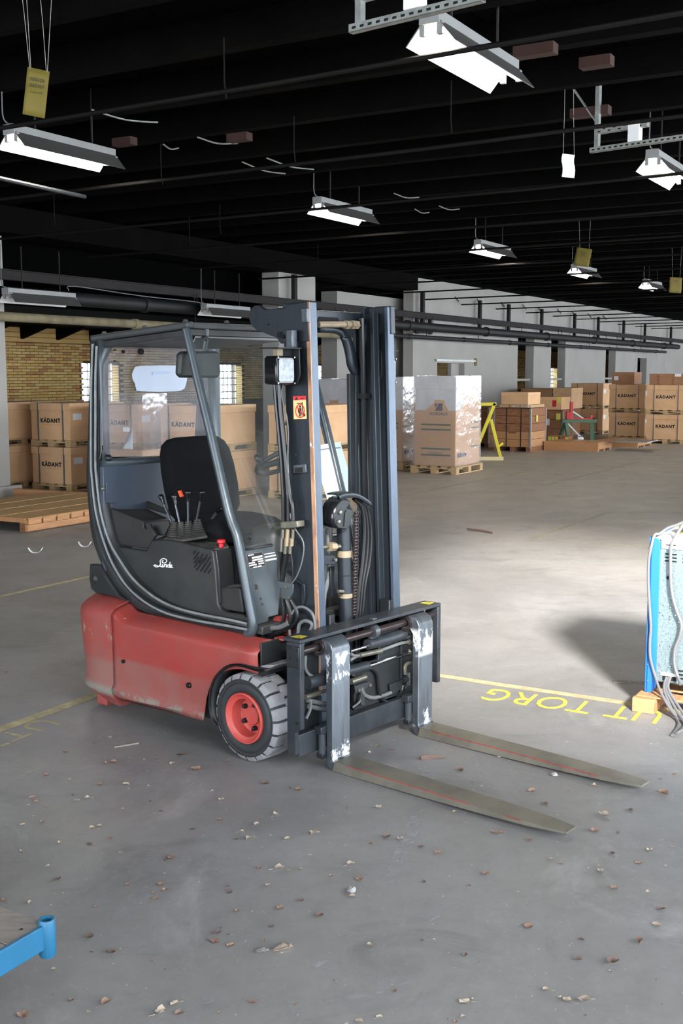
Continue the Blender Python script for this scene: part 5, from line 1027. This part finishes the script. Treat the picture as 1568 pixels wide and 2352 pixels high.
# green trestles with a red jack
gd = 26.2
def green(px, label, s):
    t = thing('green_trestle', label, 'trestle', flr(px, 1022)); g = t.location
    gz = .62
    MB().box((-.42, -.05, gz-.08), (.42, .05, gz)).build('top_beam', M['green'], t, .005)
    for x in (-.32, .30):
        for y, dx in ((-.28, -.04), (.28, .12)): MB().bar((x, 0, gz-.06), (x+dx*(1 if x > 0 else -1.2), y, .0), .08, .06).build('leg', M['green'], t, .004)
    MB().bar((-.30, 0, .55), (.02, .0, .22), .03, .03).build('strut', M['strut'], t); return t
green(1328, 'dark green wooden trestle with splayed legs before the lettered boxes', 1)
j = thing('red_jack', 'red steel clamp standing on the green trestle', 'clamp', flr(1309, 1022)+V((0, 0, .62)))
MB().box((-.03, -.04, 0), (.04, .04, .42)).build('column', M['rsteel'], j, .006); MB().box((-.12, -.05, 0), (-.03, .05, .18)).build('bracket', M['rsteel'], j, .01); MB().box((.0, -.03, .0), (.52, .03, .03)).build('foot_bar', M['rsteel'], j, .004); MB().bar((.03, 0, .2), (.30, 0, .02), .03, .03).build('arm', M['strut'], j); MB().box((.46, -.03, .03), (.52, .03, .10)).build('toe', M['rsteel'], j, .004)
# low timber platforms and odds and ends before the green trestle
def platform(name, u, v, w, d, h, label, m, boards, sk=3, rz=0):
    t = thing(name, label, 'pallet', bw(u, v, 0), BA+rz)
    for k in range(boards): MB().box((0, w*k/boards+.003, h-.03), (d, w*(k+1)/boards-.003, h-.002*(k % 3))).build('deck_board', M[m], t, smooth=False)
    for k in range(sk): x = (d-.1)*k/(sk-1); MB().box((x, 0, 0), (x+.1, w, h-.03)).build('bearer', M['owood'], t, smooth=False)
    MB().box((0, -.012, h*.25), (d, 0, h)).box((-.012, 0, h*.35), (0, w, h)).build('edge_board', M['owood'], t, smooth=False); return t
Pq = flr(1372, 1038); q = uvz(Pq); platform('timber_platform', q.x, q.y, 1.25, 1.0, .20, 'low orange timber platform lying in front of the green trestle', 'owood', 6)
Pq = flr(1455, 1030); q = uvz(Pq); platform('timber_platform', q.x+.3, q.y, 1.0, 1.2, .15, 'lower timber platform reaching right from the orange one', 'owood', 5)
Q = uvz(flr(1372, 1038)); tt = MB().box((0, 0, 0), (.9, .8, .02)).build('steel_sheet', M['strut']); tt.location = bw(Q.x+.5, Q.y-.95, .20); tt.rotation_euler = (0, 0, BA); tag(tt, 'thin grey metal sheet lying on the low platforms', 'sheet')
for i, (x, lab) in enumerate(((1258, 'low case with three yellow notes beside the pale crate'), (1286, 'small low case with one yellow note, left of the white canister'))):
    vh = onu(x, 1020, 25.45).y; wd = .27 - .05*i; c = thing('low_case', lab, 'box', bw(25.40, vh-wd, 0), BA); MB().box((0, 0, 0), (.3, wd, .26)).build('carton', M['dwood'], c, .004)
    for k in range(3 if i == 0 else 1): MB().box((-.006, -.0+.01+k*.085, .08), (-.002, .08+k*.085, .24)).build('note', M['ynote'], c, smooth=False)
vh = onu(1322, 1020, 25.6).y; cn = thing('canister', 'white plastic canister standing behind the low platform', 'canister', bw(25.6, vh-.1, 0)); MB().box((-.07, -.06, 0), (.07, .06, .24)).build('body', M['cartonw'], cn, .02); MB().cyl((.03, 0, .24), (.03, 0, .27), .02, 10).build('cap', M['bluep'], cn); MB().tube(smoothpath([(-.05, 0, .24), (-.04, 0, .28), (.0, 0, .28), (.01, 0, .24)]), .008, 6).build('handle', M['cartonw'], cn)
# wrapped cartons on pallets
def wrapped(u, v, w, d, h, label, rz=0):
    t = thing('wrapped_cartons', label, 'pallet load', bw(u, v, .131), BA+rz); hh = h-.131; a0, a1 = .04, d-.04
    def side(poly): return poly
    MB().box((.05, .05, 0), (d-.05, w-.05, hh*.62)).build('lower_carton', M['kraft'], t, .006)
    MB().box((.055, .055, hh*.62), (d-.055, w-.055, hh-.01)).build('upper_carton', M['cartonw'], t, .006)
    MB().box((.045, .045, hh*.86), (d-.045, w-.045, hh)).build('lid', M['cartonw'], t, .008)
    k = MB(); fx = .049; fy = .049
    k.prism([(fx, w*.10, hh*.53), (fx, w*.30, hh*.70), (fx, w*.30, hh*.74), (fx, w*.52, hh*.74), (fx, w*.52, hh*.71), (fx, w*.90, hh*.54), (fx, w*.90, hh*.50), (fx, w*.10, hh*.50)][::-1], (.004, 0, 0))
    k.prism([(d*.1, fy, hh*.53), (d*.34, fy, hh*.72), (d*.34, fy, hh*.77), (d*.60, fy, hh*.80), (d*.94, fy, hh*.80), (d*.94, fy, hh*.5), (d*.1, fy, hh*.5)], (0, .004, 0)); k.build('printed_brown_panel', M['kraft'], t, smooth=False)
    sp_ = MB()
    for z in (.455, .40, .185, .115): sp_.box((.046, w*.16, hh*z), (.052, w*.80, hh*(z+.018)))
    for z in (.47, .41, .20): sp_.box((d*.62, .046, hh*z), (d*.9, .052, hh*(z+.016)))
    sp_.build('green_stripe', M['green'], t, smooth=False)
    ink = mat('navy print', (52, 50, 84), .7) if 'navy print' not in bpy.data.materials else bpy.data.materials['navy print']
    MB().prism([(.0455, w*.50, hh*.62), (.0455, w*.34, hh*.62), (.0455, w*.34, hh*.70), (.0455, w*.42, hh*.70)], (.002, 0, 0)).prism([(.0455, w*.50, hh*.70), (.0455, w*.44, hh*.70), (.0455, w*.50, hh*.65)], (.002, 0, 0)).build('logo', ink, t, smooth=False)
    text('lettering', 'NORSALIS', ink, t, frame((.0455, w*.42, hh*.585), (0, -1, 0), (0, 0, 1)), .07, .001, .0006, 1.1); text('lettering', 'NORSALIS', ink, t, frame((.0455, w*.48, hh*.145), (0, -1, 0), (0, 0, 1)), .05, 0, .0006, 1.1)
    b = MB()
    for k_ in range(4): b.box((d*.12+.10*k_, .0455, hh*.10), (d*.12+.10*k_+.07, .05, hh*.145)); 
    b.build('handling_symbol', ink, t, smooth=False)
    fl = MB(); N = 28; rows = []
    for z, e in ((.004, .05), (.03, .015), (hh*.3, .006), (hh*.6, .004), (hh*.9, .006), (hh+.012, .0), (hh+.014, -.2)):
        row = []
        for s in range(N+1):
            q = 4*(s % N)/N; i = int(q); r = q-i; e2 = e + (.004*math.sin(s*5.1+z*9))
            x0, y0, x1, y1 = .04-e2, .04-e2, d-.04+e2, w-.04+e2
            p = ((x0+(x1-x0)*r, y0), (x1, y0+(y1-y0)*r), (x1-(x1-x0)*r, y1), (x0, y1-(y1-y0)*r))[i]; row.append((p[0], p[1], z))
        rows.append(row)
    fl.grid(rows).build('stretch_wrap', M['film'], t); return t
pC = make_pallet(.88, 1.15, .13); wz = uvz(flr(1050, 1091))
for i, (u, v, h, lab, pl) in enumerate(((wz.x, wz.y+.02, 1.68, 'clear wrapped tall cartons in full view right of the lift mast', 'pallet under the wrapped cartons in full view'), (wz.x+.35, wz.y+1.22, 1.66, 'clear wrapped tall cartons partly hidden by the right mast channel', 'pallet under the wrapped cartons at the mast channel'), (wz.x+.55, wz.y+2.45, 1.62, 'clear wrapped tall cartons seen between the two mast channels', 'pallet under the wrapped cartons between the channels'), (wz.x+2.6, wz.y+1.7, 1.62, 'wrapped cartons farthest back, behind the other two', 'pallet under the farthest wrapped cartons'))):
    put(pC, u, v, 0, pl, 'pallets of the wrapped cartons'); 
    w_ = wrapped(u, v, .88, 1.15, h, lab); w_['group'] = 'wrapped carton loads'
# wrapped load with a paper note seen through the rear window
wv = onu(328, 1000, 11.45).y + .03
fw = thing('wrapped_load', 'stack in torn clear wrap with a white paper note, seen through the rear window', 'pallet load', bw(11.45, wv, 0), BA)
MB().box((.06, .05, .0), (.5, .92, .30)).build('flat_carton', M['kraftd'], fw, .01); MB().box((.04, .02, .30), (.55, .95, .72)).build('flat_carton', M['kraft'], fw, .01)
MB().grid([[(.0+.01*math.sin(j*2.1), -.03+i*.105, .0+j*.21+.015*math.sin(i*2.7)) for j in range(8)] for i in range(10)]).build('loose_wrap', M['film'], fw); MB().grid([[(.0+i*.1, -.03+.012*math.sin(i), .0+j*.21) for j in range(8)] for i in range(6)]).build('loose_wrap', M['film'], fw)
P = onu(290, 1011, 11.4); l = P - V((11.45, wv, 0)); MB().grid([[(-.03+.01*i*j, l.y-.09+.045*i, l.z-.12+.06*j) for j in range(5)] for i in range(5)]).build('paper_note', M['paper'], fw, solid=.002); MB().box((-.045, l.y-.04, l.z+.11), (-.035, l.y+.06, l.z+.17)).build('note_tab', M['paper'], fw)
# timber platforms at the left edge
pf = uvz(flr(62, 1224)); t = thing('timber_platform', 'large boarded timber platform with orange edge beams at the left edge', 'pallet', bw(pf.x, pf.y, 0), BA+.0)
pe = 2.2
for k in range(12): MB().box((.02, .15*k, .13), (pe, .15*k+.146, .158-.002*(k % 3))).build('deck_board', M['owood2'], t, smooth=False)
MB().box((-.0, -.012, .015), (pe, .03, .085)).build('edge_beam', M['owood'], t, .004)
for k in range(8): MB().box((.02+k*.22, -.012, .088), (.02+k*.22+.19, .03, .155)).build('edge_block', M['owood'], t, smooth=False)
MB().box((.0, .03, .105), (.03, 1.8, .155)).build('front_edge', M['owood'], t, smooth=False)
for y in (0.04, .9, 1.7): MB().box((.03, y, .0), (pe-.05, y+.1, .13)).build('bearer', M['dwood'], t, smooth=False)
tb = MB().box((0, 0, 0), (.12, 2.2, .15)).build('timber', M['owood'], None, .005); q = uvz(flr(196, 1165)); tb.location = bw(q.x+.3, q.y-.7, 0); tb.rotation_euler = (0, 0, BA+.06); tag(tb, 'long squared brown timber lying behind the boarded platform', 'timber')
q = uvz(flr(58, 1168)); 
for k, (dx, dy, L_) in enumerate(((0, 0, 1.6), (.16, .12, 1.5), (.32, .22, 1.5))):
    o = MB().box((0, 0, 0), (.13, L_, .05)).build('timber_plank', M['newood'], None, .003); o.location = bw(q.x-.62+dx*1.0, q.y+.15+dy, .160+.002*k); o.rotation_euler = (0, 0, BA+.10)
    tag(o, ('nearest', 'middle', 'farthest')[k] + ' of three pale planks on the boarded platform at the left edge', 'plank', 'pale planks on the platform')
# --- grey and blue machine on timbers at the right edge
mc = uvz(flr(1450, 1634)); mt = thing('machine', 'blue and galvanised electrical machine on timbers at the right edge', 'machine', bw(mc.x+.10, mc.y-.04, 0), BA)
mz0, mz1, mw, md = .115, .905, .85, .62
MB().box((.012, -mw, mz0+.03), (md, -.012, mz1-.012)).build('cabinet', M['galv'], mt, .006)
MB().prism([(0, 0, mz0-.03), (0, -.030, mz0-.03), (0, -.052, mz0+.0), (0, -.052, mz1-.03), (0, -.045, mz1-.005), (0, -.02, mz1), (0, 0, mz1)], (.012, 0, 0)).box((.0, -.012, mz0-.03), (md, 0.004, mz1)).build('side_sheet', M['blue'], mt, .002)
MB().box((.004, -mw, mz1-.055), (.014, -.055, mz1-.006)).box((.004, -mw, mz1-.010), (md, -.014, mz1)).build('lid', M['wsheet'], mt, .003)
sl = MB()
for k in range(3):
    for y in (-.075, -.165, -.26): sl.box((.0095, y-.06, mz1-.085-k*.018), (.0135, y, mz1-.078-k*.018))
for k in range(3): sl.box((.0095, -.30, mz0+.10-k*.02), (.0135, -.165, mz0+.108-k*.02))
for y in (-.08, -.18): sl.box((.0025, y-.05, mz1-.036), (.006, y, mz1-.030))
sl.box((.0095, -.155, mz0+.045), (.0135, -.085, mz0+.07)); sl.build('ventilation_slot', M['slot'], mt, smooth=False)
for x, y in ((492, 670),): P = (-.012, 0, 0)
def mp(zx, zy): P = onplane(1420+zx*.2338, 1170+zy*.2338, bw(mc.x+.112, 0, 0), ub); q = uvz(P); return V((.010, q.y-(mc.y-.04), q.z))
P = mp(492, 670); MB().cyl(P, P-V((.003, 0, 0)), .010, 14).build('knockout', M['slot'], mt)
for x, y in ((375, 932), (448, 938), (512, 965), (447, 1040), (510, 1046), (508, 1075), (412, 1010), (513, 772), (413, 1330), (510, 1342), (410, 1530), (507, 1545), (560, 1040), (597, 1110)):
    P = mp(x, y); MB().lathe([(0, -.006), (.004, -.005), (.0055, 0)], P, (1, 0, 0), 8).build('screw', M['chrome'], mt)
for x, y in ((307, 378), (302, 950), (293, 1515), (292, 1673)): P = mp(x, y); P.x = -.001; MB().lathe([(0, -.004), (.003, -.003), (.0045, 0)], P, (1, 0, 0), 8).build('screw', M['chrome'], mt)
MB().box((.004, -.165, mz0+.07), (.012, -.075, mz0+.085)).build('cable_gland_plate', M['wsheet'], mt)
for k, (x, y, dx) in enumerate(((470, 1650, 0), (490, 1650, 18), (510, 1645, 30))):
    p0 = mp(x, y); pts = [p0, p0+V((-.05, -.003, -.05)), p0+V((-.10, -.05-.01*k, -.12+.0*k)), p0+V((-.16, -.10-.015*k, -.165)), p0+V((-.26, -.13-.02*k, -.172+.008*k)), p0+V((-.42, -.14, -.175+.008*k))]
    pts = [V((p.x, p.y, max(.009, p.z))) for p in pts]; MB().tube(smoothpath(pts), .0075, 8).build('supply_cable', M['cable'], mt)
for pts, r in (([(633, 128), (560, 160), (470, 190), (400, 240), (355, 310), (330, 380), (310, 500), (306, 700), (318, 960), (330, 1150), (320, 1300), (325, 1450), (370, 1620), (450, 1750), (560, 1890), (633, 1960)], .0075), ([(633, 135), (600, 190), (560, 280), (530, 360), (522, 500), (525, 700), (545, 860), (590, 1010), (628, 1120), (610, 1240), (565, 1360), (558, 1500), (590, 1620), (640, 1690)], .0085)):
    P = [];
    for i, (x, y) in enumerate(pts):
        p = mp(x, y); p.x = -.014 if y > 320 else (-.01 + .0*(320-y)); 
        if y <= 320: p.x = .02; p = V((.05*(1-(y-128)/200), p.y, max(p.z, mz1+.012)))
        if y > 1620: p.x = -.03 - (y-1620)*.0003
        P.append(p)
    tag(MB(xf=lambda p: mt_xf(p)).tube(smoothpath(P), r, 8).build('power_cable', M['cable']), ('thin' if r < .008 else 'thicker') + ' grey cable draped over the front of the blue edged machine' + (', nearest its blue edge' if r < .008 else ', farther from its blue edge'), 'cable') if False else MB().tube(smoothpath(P), r, 8).build('power_cable', M['cable'], mt)
P = mp(440, 215); bx = thing('yellow_reel', 'small yellow and black case lying on the machine lid', 'case', bw(mc.x+.30, mc.y-.13, mz1), BA)
MB().box((0, -.16, 0), (.10, 0, .055)).build('case_body', M['yell'], bx, .006); MB().box((-.002, -.10, .004), (.001, -.055, .05)).build('white_label', M['paper'], bx); MB().box((-.002, -.045, .008), (.001, -.008, .046)).build('dark_label', M['ink'], bx)
tA = MB().box((0, -1.1, 0), (.0, 0, 0)) 
for k, (x0, y0, x1, y1, z0, z1, lab) in enumerate(((.0, -.115, .55, 0, 0, .075, 'squared timber block under the blue corner of the machine'),)):
    o = MB().box((x0, y0, z0), (x1, y1, z1)).build('timber_block', M['newood' if 0 else 'owood'], None, .004); o.location = bw(mc.x, mc.y, 0); o.rotation_euler = (0, 0, BA); tag(o, lab, 'timber')
o = MB().box((.02, -1.0, .0755), (.12, -.01, .10)).box((.16, -1.0, .0755), (.26, -.01, .10)).box((.45, -1.0, .0755), (.55, -.01, .10)).build('plank', M['owood'], None, .003); 
bpy.data.objects.remove(o)
dk = thing('machine_pallet', 'slatted timber pallet carrying the machine at the right edge', 'pallet', bw(mc.x, mc.y, 0), BA)
for x in (.03, .20, .42, .58): MB().box((x, -1.0, .0755), (x+.11, -.012, .0845 if x > .03 else .0845)).build('slat', M['owood'], dk, .003)
MB().box((.03, -.98, 0), (.6, -.87, .0755)).build('bearer', M['owood'], dk, .003); MB().box((.03, -.55, 0), (.6, -.45, .0755)).build('bearer', M['owood'], dk, .003)
q = flr(1450, 1568); o = MB().box((-.02, -.10, 0), (.02, .10, .006)).build('wood_sliver', M['gwood']); o.location = q; o.rotation_euler = (0, 0, 1.4); tag(o, 'flat sliver of wood on the floor left of the machine', 'wood scrap')
# --- blue trolley corner, bottom left
zt = .30; c0 = flr(100, 2124, zt); e1 = flr(0, 2182, zt)-c0; e2 = flr(0, 2088, zt)-c0; e1.normalize(); e2.normalize()
tv = thing('platform_trolley', 'blue steel trolley with grey plank deck, its corner reaching in at lower left', 'trolley', V((c0.x, c0.y, 0)))
z_ = V((0, 0, 1)); L1, L2 = .75, 1.15
def pl(a, b2, z): return e1*a + e2*b2 + z_*z
def slab(a0, a1, b0, b1, z0, z1): return MB().add([pl(a0, b0, z0), pl(a1, b0, z0), pl(a1, b1, z0), pl(a0, b1, z0), pl(a0, b0, z1), pl(a1, b0, z1), pl(a1, b1, z1), pl(a0, b1, z1)], [(0,3,2,1),(4,5,6,7),(0,1,5,4),(1,2,6,5),(2,3,7,6),(3,0,4,7)])
slab(-.012, L1, -.012, 0, zt-.064, zt+.004).build('frame_rail', M['bluep'], tv, .003); slab(-.012, 0, -.012, L2, zt-.064, zt-.024).build('frame_rail', M['bluep'], tv, .003); slab(L1, L1+.012, -.012, L2, zt-.064, zt+.004).build('frame_rail', M['bluep'], tv, .003); slab(-.012, L1, L2, L2+.012, zt-.064, zt+.004).build('frame_rail', M['bluep'], tv, .003)
for k in range(6): slab(L1*k/6+(.002 if k else -.012), L1*(k+1)/6-.002, .001, L2, zt-.022, zt+.001*(k % 2)).build('deck_plank', M['gwood'], tv, .002)
for k in range(6):
    p = pl(L1*(k+.4)/6, .03, zt+.0015); MB().cyl(p, p+z_*.001, .004, 8).build('deck_screw', M['slot'], tv)
ct = flr(107, 2112, zt+.012) - tv.location; ct.z = 0
MB().lathe([(.0155, .005), (.0205, .0), (.0225, .004), (.0225, .098), (.0205, .102), (.0155, .102), (.0155, .05), (.0, .05)], ct+z_*(zt-.088), (0, 0, 1), 24).build('corner_socket', M['bluep'], tv)
for a_, b2 in ((.30, .30), (.30, L2-.15), (L1-.1, .3), (L1-.1, L2-.15)):
    p = pl(a_, b2, 0); MB().lathe([(0, -.018), (.06, -.018), (.065, -.008), (.065, .008), (.06, .018), (0, .018)], p+z_*.066, e1, 20).build('castor', M['rubber'], tv); MB().add([p+z_*.10+e1*.03, p+z_*.10-e1*.03, p+z_*(zt-.06)-e1*.03, p+z_*(zt-.06)+e1*.03], [(0, 1, 2, 3)]).build('castor_fork', M['bluep'], tv, solid=.01)
# --- leaves and crumbs on the floor
def leafmesh(k, big=False):
    r = random.Random(40+k); n = 11; pts = []; b = MB()
    for i in range(n):
        a = 2*math.pi*i/n; rr = 1*(.62+.38*r.random()); x = math.cos(a)*rr*.5; y = math.sin(a)*rr*.36; pts.append((x, y, .16*r.random() + .55*abs(y)*(1 if k % 2 else .5) + .25*x*x))
    b.add(pts + [(0, 0, .03)], [(i, (i+1) % n, n) for i in range(n)]); b.tube([(-.40, 0, .05), (-.62, .03, .03), (-.75, .06, .02)], .016, 4)
    o = b.build('dry_leaf', None); me = o.data; bpy.data.objects.remove(o); return me
LM = {}
for mn in ('leaf', 'leafd', 'leafp'):
    for k in range(4):
        me = leafmesh(k); me.materials.clear(); me.materials.append(M[mn]); LM[mn, k] = me
A8 = '190,242,20 210,562,34 320,585,24 460,608,30 580,607,34 150,667,34 165,687,32 215,712,24 335,655,22 352,683,36 400,670,34 425,810,40 457,797,28 195,780,32 105,793,24 278,877,34 100,915,28 220,982,24 265,1040,32 555,918,22 585,1068,26 410,880,32 432,884,20 508,853,28 565,720,22 490,510,28 522,507,36 835,470,46 790,510,36 720,488,22 900,538,56 1045,497,26 1220,603,40 1370,632,36 975,635,20 1015,675,32 1012,770,34 1180,788,36 1265,745,34 885,812,30 1145,855,44 1110,822,32 1440,833,46 1085,857,24 785,942,48 1280,990,54 1190,990,30 1325,1000,26 1382,994,24 1520,1028,26 755,1093,38 740,1065,38 712,1130,30 708,1105,24 1045,1073,22 1055,1102,36 1230,1070,30 1285,1175,44 1385,1138,30 1090,1190,28 1470,1207,44 997,1287,38 985,1327,56 1060,1345,38 1245,1258,32 410,1305,48 512,1378,46 555,1365,24 245,1456,30 695,1420,20 325,1600,32 485,1607,60 805,1612,46 740,1655,64 820,1662,44 105,1672,70 1160,1606,40 1355,1616,22 18,1137,34 140,1150,34 440,1168,20 30,90,26 300,460,30 500,392,34 435,415,26 660,494,24 740,548,22 1230,775,20 740,728,22 1320,855,34 590,627,20 130,700,20'
A7 = '165,432,30 235,445,28 130,462,26 545,543,38 725,473,28 878,640,44 1160,612,30 1480,650,54 1205,750,62 1325,725,34 935,695,36 600,595,18 520,730,26 295,630,28 170,712,38 210,848,44 270,860,40 135,878,30 365,893,34 440,922,38 40,970,46 80,1040,48 50,1122,42 660,1018,42 705,828,36 737,825,30 860,860,30 1163,820,44 1415,908,38 1365,965,34 1190,1005,38 963,948,24 1005,970,26 378,1053,26 1250,1083,42 1405,1103,26 1465,1180,42 1450,1255,46 1365,1330,46 1250,1425,64 1088,1410,40 860,1260,54 1100,1318,30 128,1345,34 567,1388,34 940,1550,42 1035,1600,52 1115,1600,62 1003,1585,26 570,1607,56 245,1555,28 175,1678,32 80,1693,44 560,1675,32 525,1697,26 1530,560,26 1240,925,36'
lg = {'leaf': ('dry mid brown leaf fragment', 'mid brown leaf fragments'), 'leafd': ('dark curled brown leaf fragment', 'dark brown leaf fragments'), 'leafp': ('pale tan dry leaf fragment', 'pale tan leaf fragments')}
def where(x, y):
    if y < 1640: return 'far left behind the forklift'
    if x < 330 and y > 2040: return 'near the blue trolley'
    if y > 2210: return 'along the bottom edge, ' + ('left half' if x < 784 else 'right half')
    if y < 1790 and x < 480: return 'below the red body'
    if y < 1860 and x < 720: return 'in front of the wheel'
    if y < 1800 and x > 1320: return 'right of the fork tips'
    if y < 1830: return 'between the forks'
    if y < 1960: return ('at the left edge above the trolley' if x < 330 else 'some way before the wheel' if x < 760 else 'just before the near fork' if x < 1340 else 'far right beyond the tips')
    return 'lower left floor' if x < 520 else 'lower middle floor' if x < 1050 else 'lower right floor'
def leaf(x, y, s, mn, k):
    P = flr(x, y); o = bpy.data.objects.new('dry_leaf', LM[mn, k]); COL.objects.link(o); o.location = P + V((0, 0, .0008)); d = (P-CC).length
    s = s*d/FPX; o.scale = (s, s, s*random.uniform(.7, 1.3)); o.rotation_euler = (0, 0, random.uniform(0, 6.28)); tag(o, lg[mn][0] + ', ' + where(x, y), 'leaf', lg[mn][1] + ', ' + where(x, y))
for src, (ox, oy) in ((A8, (0, 1500)), (A7, (784, 1500))):
    for s in src.split():
        x, y, z = map(float, s.split(',')); leaf(ox+x*.5, oy+y*.5, z*.55, random.choices(('leaf', 'leafd', 'leafp'), (5, 3, 4))[0], random.randrange(4))
for i in range(45):
    x = random.uniform(0, 1568); y = random.uniform(1720, 2340); leaf(x, y, random.uniform(6, 11), random.choice(('leaf', 'leafd', 'leafp')), random.randrange(4))
def bigleaf(x, y, s, m, rz, label):
    r = random.Random(3); P = flr(x, y); d = (P-CC).length*s/FPX; t = thing('dry_leaf', label, 'leaf', P+V((0, 0, .001)), rz)
    o = [(-.5, 0), (-.30, .16), (-.10, .24), (.10, .34), (.22, .22), (.34, .30), (.42, .14), (.56, .10), (.50, 0), (.52, -.12), (.34, -.14), (.26, -.30), (.06, -.24), (-.14, -.22), (-.32, -.14)]
    pts = [V((a*d, c*d, d*(.04+.30*abs(c)+.08*r.random()))) for a, c in o]; mid = [V((a*d, 0, d*.03)) for a in (-.3, 0, .3)]
    b = MB(); n = len(pts); b.add(pts+mid, [(i, (i+1) % n, n + (0 if i in (0, 1, 13, 14) else 1 if i in (2, 3, 11, 12) else 2)) for i in range(n)] + [(2, n, n+1), (4, n+1, n+2), (13, n+1, n), (11, n+2, n+1)]); b.build('leaf_blade', M[m], t, solid=.001)
    b = MB().tube([(-.72*d, .06*d, .004), (-.5*d, 0, .01), (0, 0, d*.045), (.4*d, 0, d*.05)], .008*d, 5)
    for a, c in ((.1, .3), (.34, .27), (.26, -.27)): b.tube([(a*d-.25*d, 0, d*.05), (a*d, c*d, d*.16)], .005*d, 4)
    b.build('leaf_vein', M['leaf'], t)
bigleaf(648, 2182, 46, 'leafp', .55, 'largest dry leaf, pale and lobed, lying near the lower middle of the floor'); bigleaf(601, 2186, 30, 'stone', .2, 'pale grey leaf lying left of the largest leaf')
def crumb(x, y, s, lab, m='stone'):
    P = flr(x, y); d = (P-CC).length*s/FPX; r = random.Random(int(x)); b = MB(); b.lathe([(0, 0), (.5*d, .05*d), (.45*d, .3*d), (.2*d, .45*d), (0, .4*d)], (0, 0, 0), (0, 0, 1), 7); b.v = [p + V((r.uniform(-1, 1), r.uniform(-1, 1), r.uniform(0, .6)))*d*.10 for p in b.v]; o = b.build('mortar_crumb', M[m]); o.location = P; tag(o, lab, 'stone')
crumb(1272, 1781, 15, 'grey crumb of mortar between the two fork tips'); crumb(807, 2048, 22, 'flat grey crumb of mortar at the middle of the floor'); crumb(1146, 1738, 9, 'small pale crumb lying between the two forks')
P, Q = flr(965, 1745), flr(1022, 1742); o = MB().tube(smoothpath([P+V((0, 0, .006)), P.lerp(Q, .4)+V((0, .01, .008)), Q+V((0, 0, .006))]), [.010, .012, .012, .013, .012, .012, .009, .006, .004], 6).build('bark_strip', M['leafd']); tag(o, 'strip of bark lying between the forks, close to the shanks', 'bark')
P, Q = flr(1073, 1217), flr(1133, 1226); tag(MB().tube(smoothpath([P+V((0, 0, .01)), P.lerp(Q, .5)+V((0, .02, .014)), Q+V((0, 0, .01))]), .012, 6).build('stick', M['leafd']), 'thin stick lying far out on the open floor', 'stick')
for x, y, w, lab in ((82, 1270, 32, 'white paper scrap alone on the floor, left of the forklift'), (195, 1256, 28, 'white paper strip on the floor touching the rear of the forklift')):
    P = flr(x, y); d = (P-CC).length*w/FPX; o = MB().grid([[(d*(i/8-.5), .05*(j-.5), .003+.05*abs(i/4-1)**3) for j in range(2)] for i in range(9)]).build('paper_scrap', M['paper'], None, solid=.002); o.location = P; tag(o, lab, 'paper scrap')
P = flr(290, 1712); o = MB().box((-.06, -.006, 0), (.06, .006, .006)).build('wood_splinter', M['gwood']); o.location = P; o.rotation_euler = (0, 0, .5); tag(o, 'thin grey splinter on the floor below the red body', 'wood scrap')
# lettering becomes real mesh objects
bpy.context.view_layer.update(); dg = bpy.context.evaluated_depsgraph_get(); cache = {}
for o in [o for o in S.objects if o.type == 'FONT']:
    if o.data.name not in cache: cache[o.data.name] = bpy.data.meshes.new_from_object(o.evaluated_get(dg))
    n = bpy.data.objects.new('lettering_mesh', cache[o.data.name]); COL.objects.link(n); n.parent = o.parent; n.matrix_local = o.matrix_local.copy(); nm = o.name.split('.')[0]
    bpy.data.objects.remove(o); n.name = nm
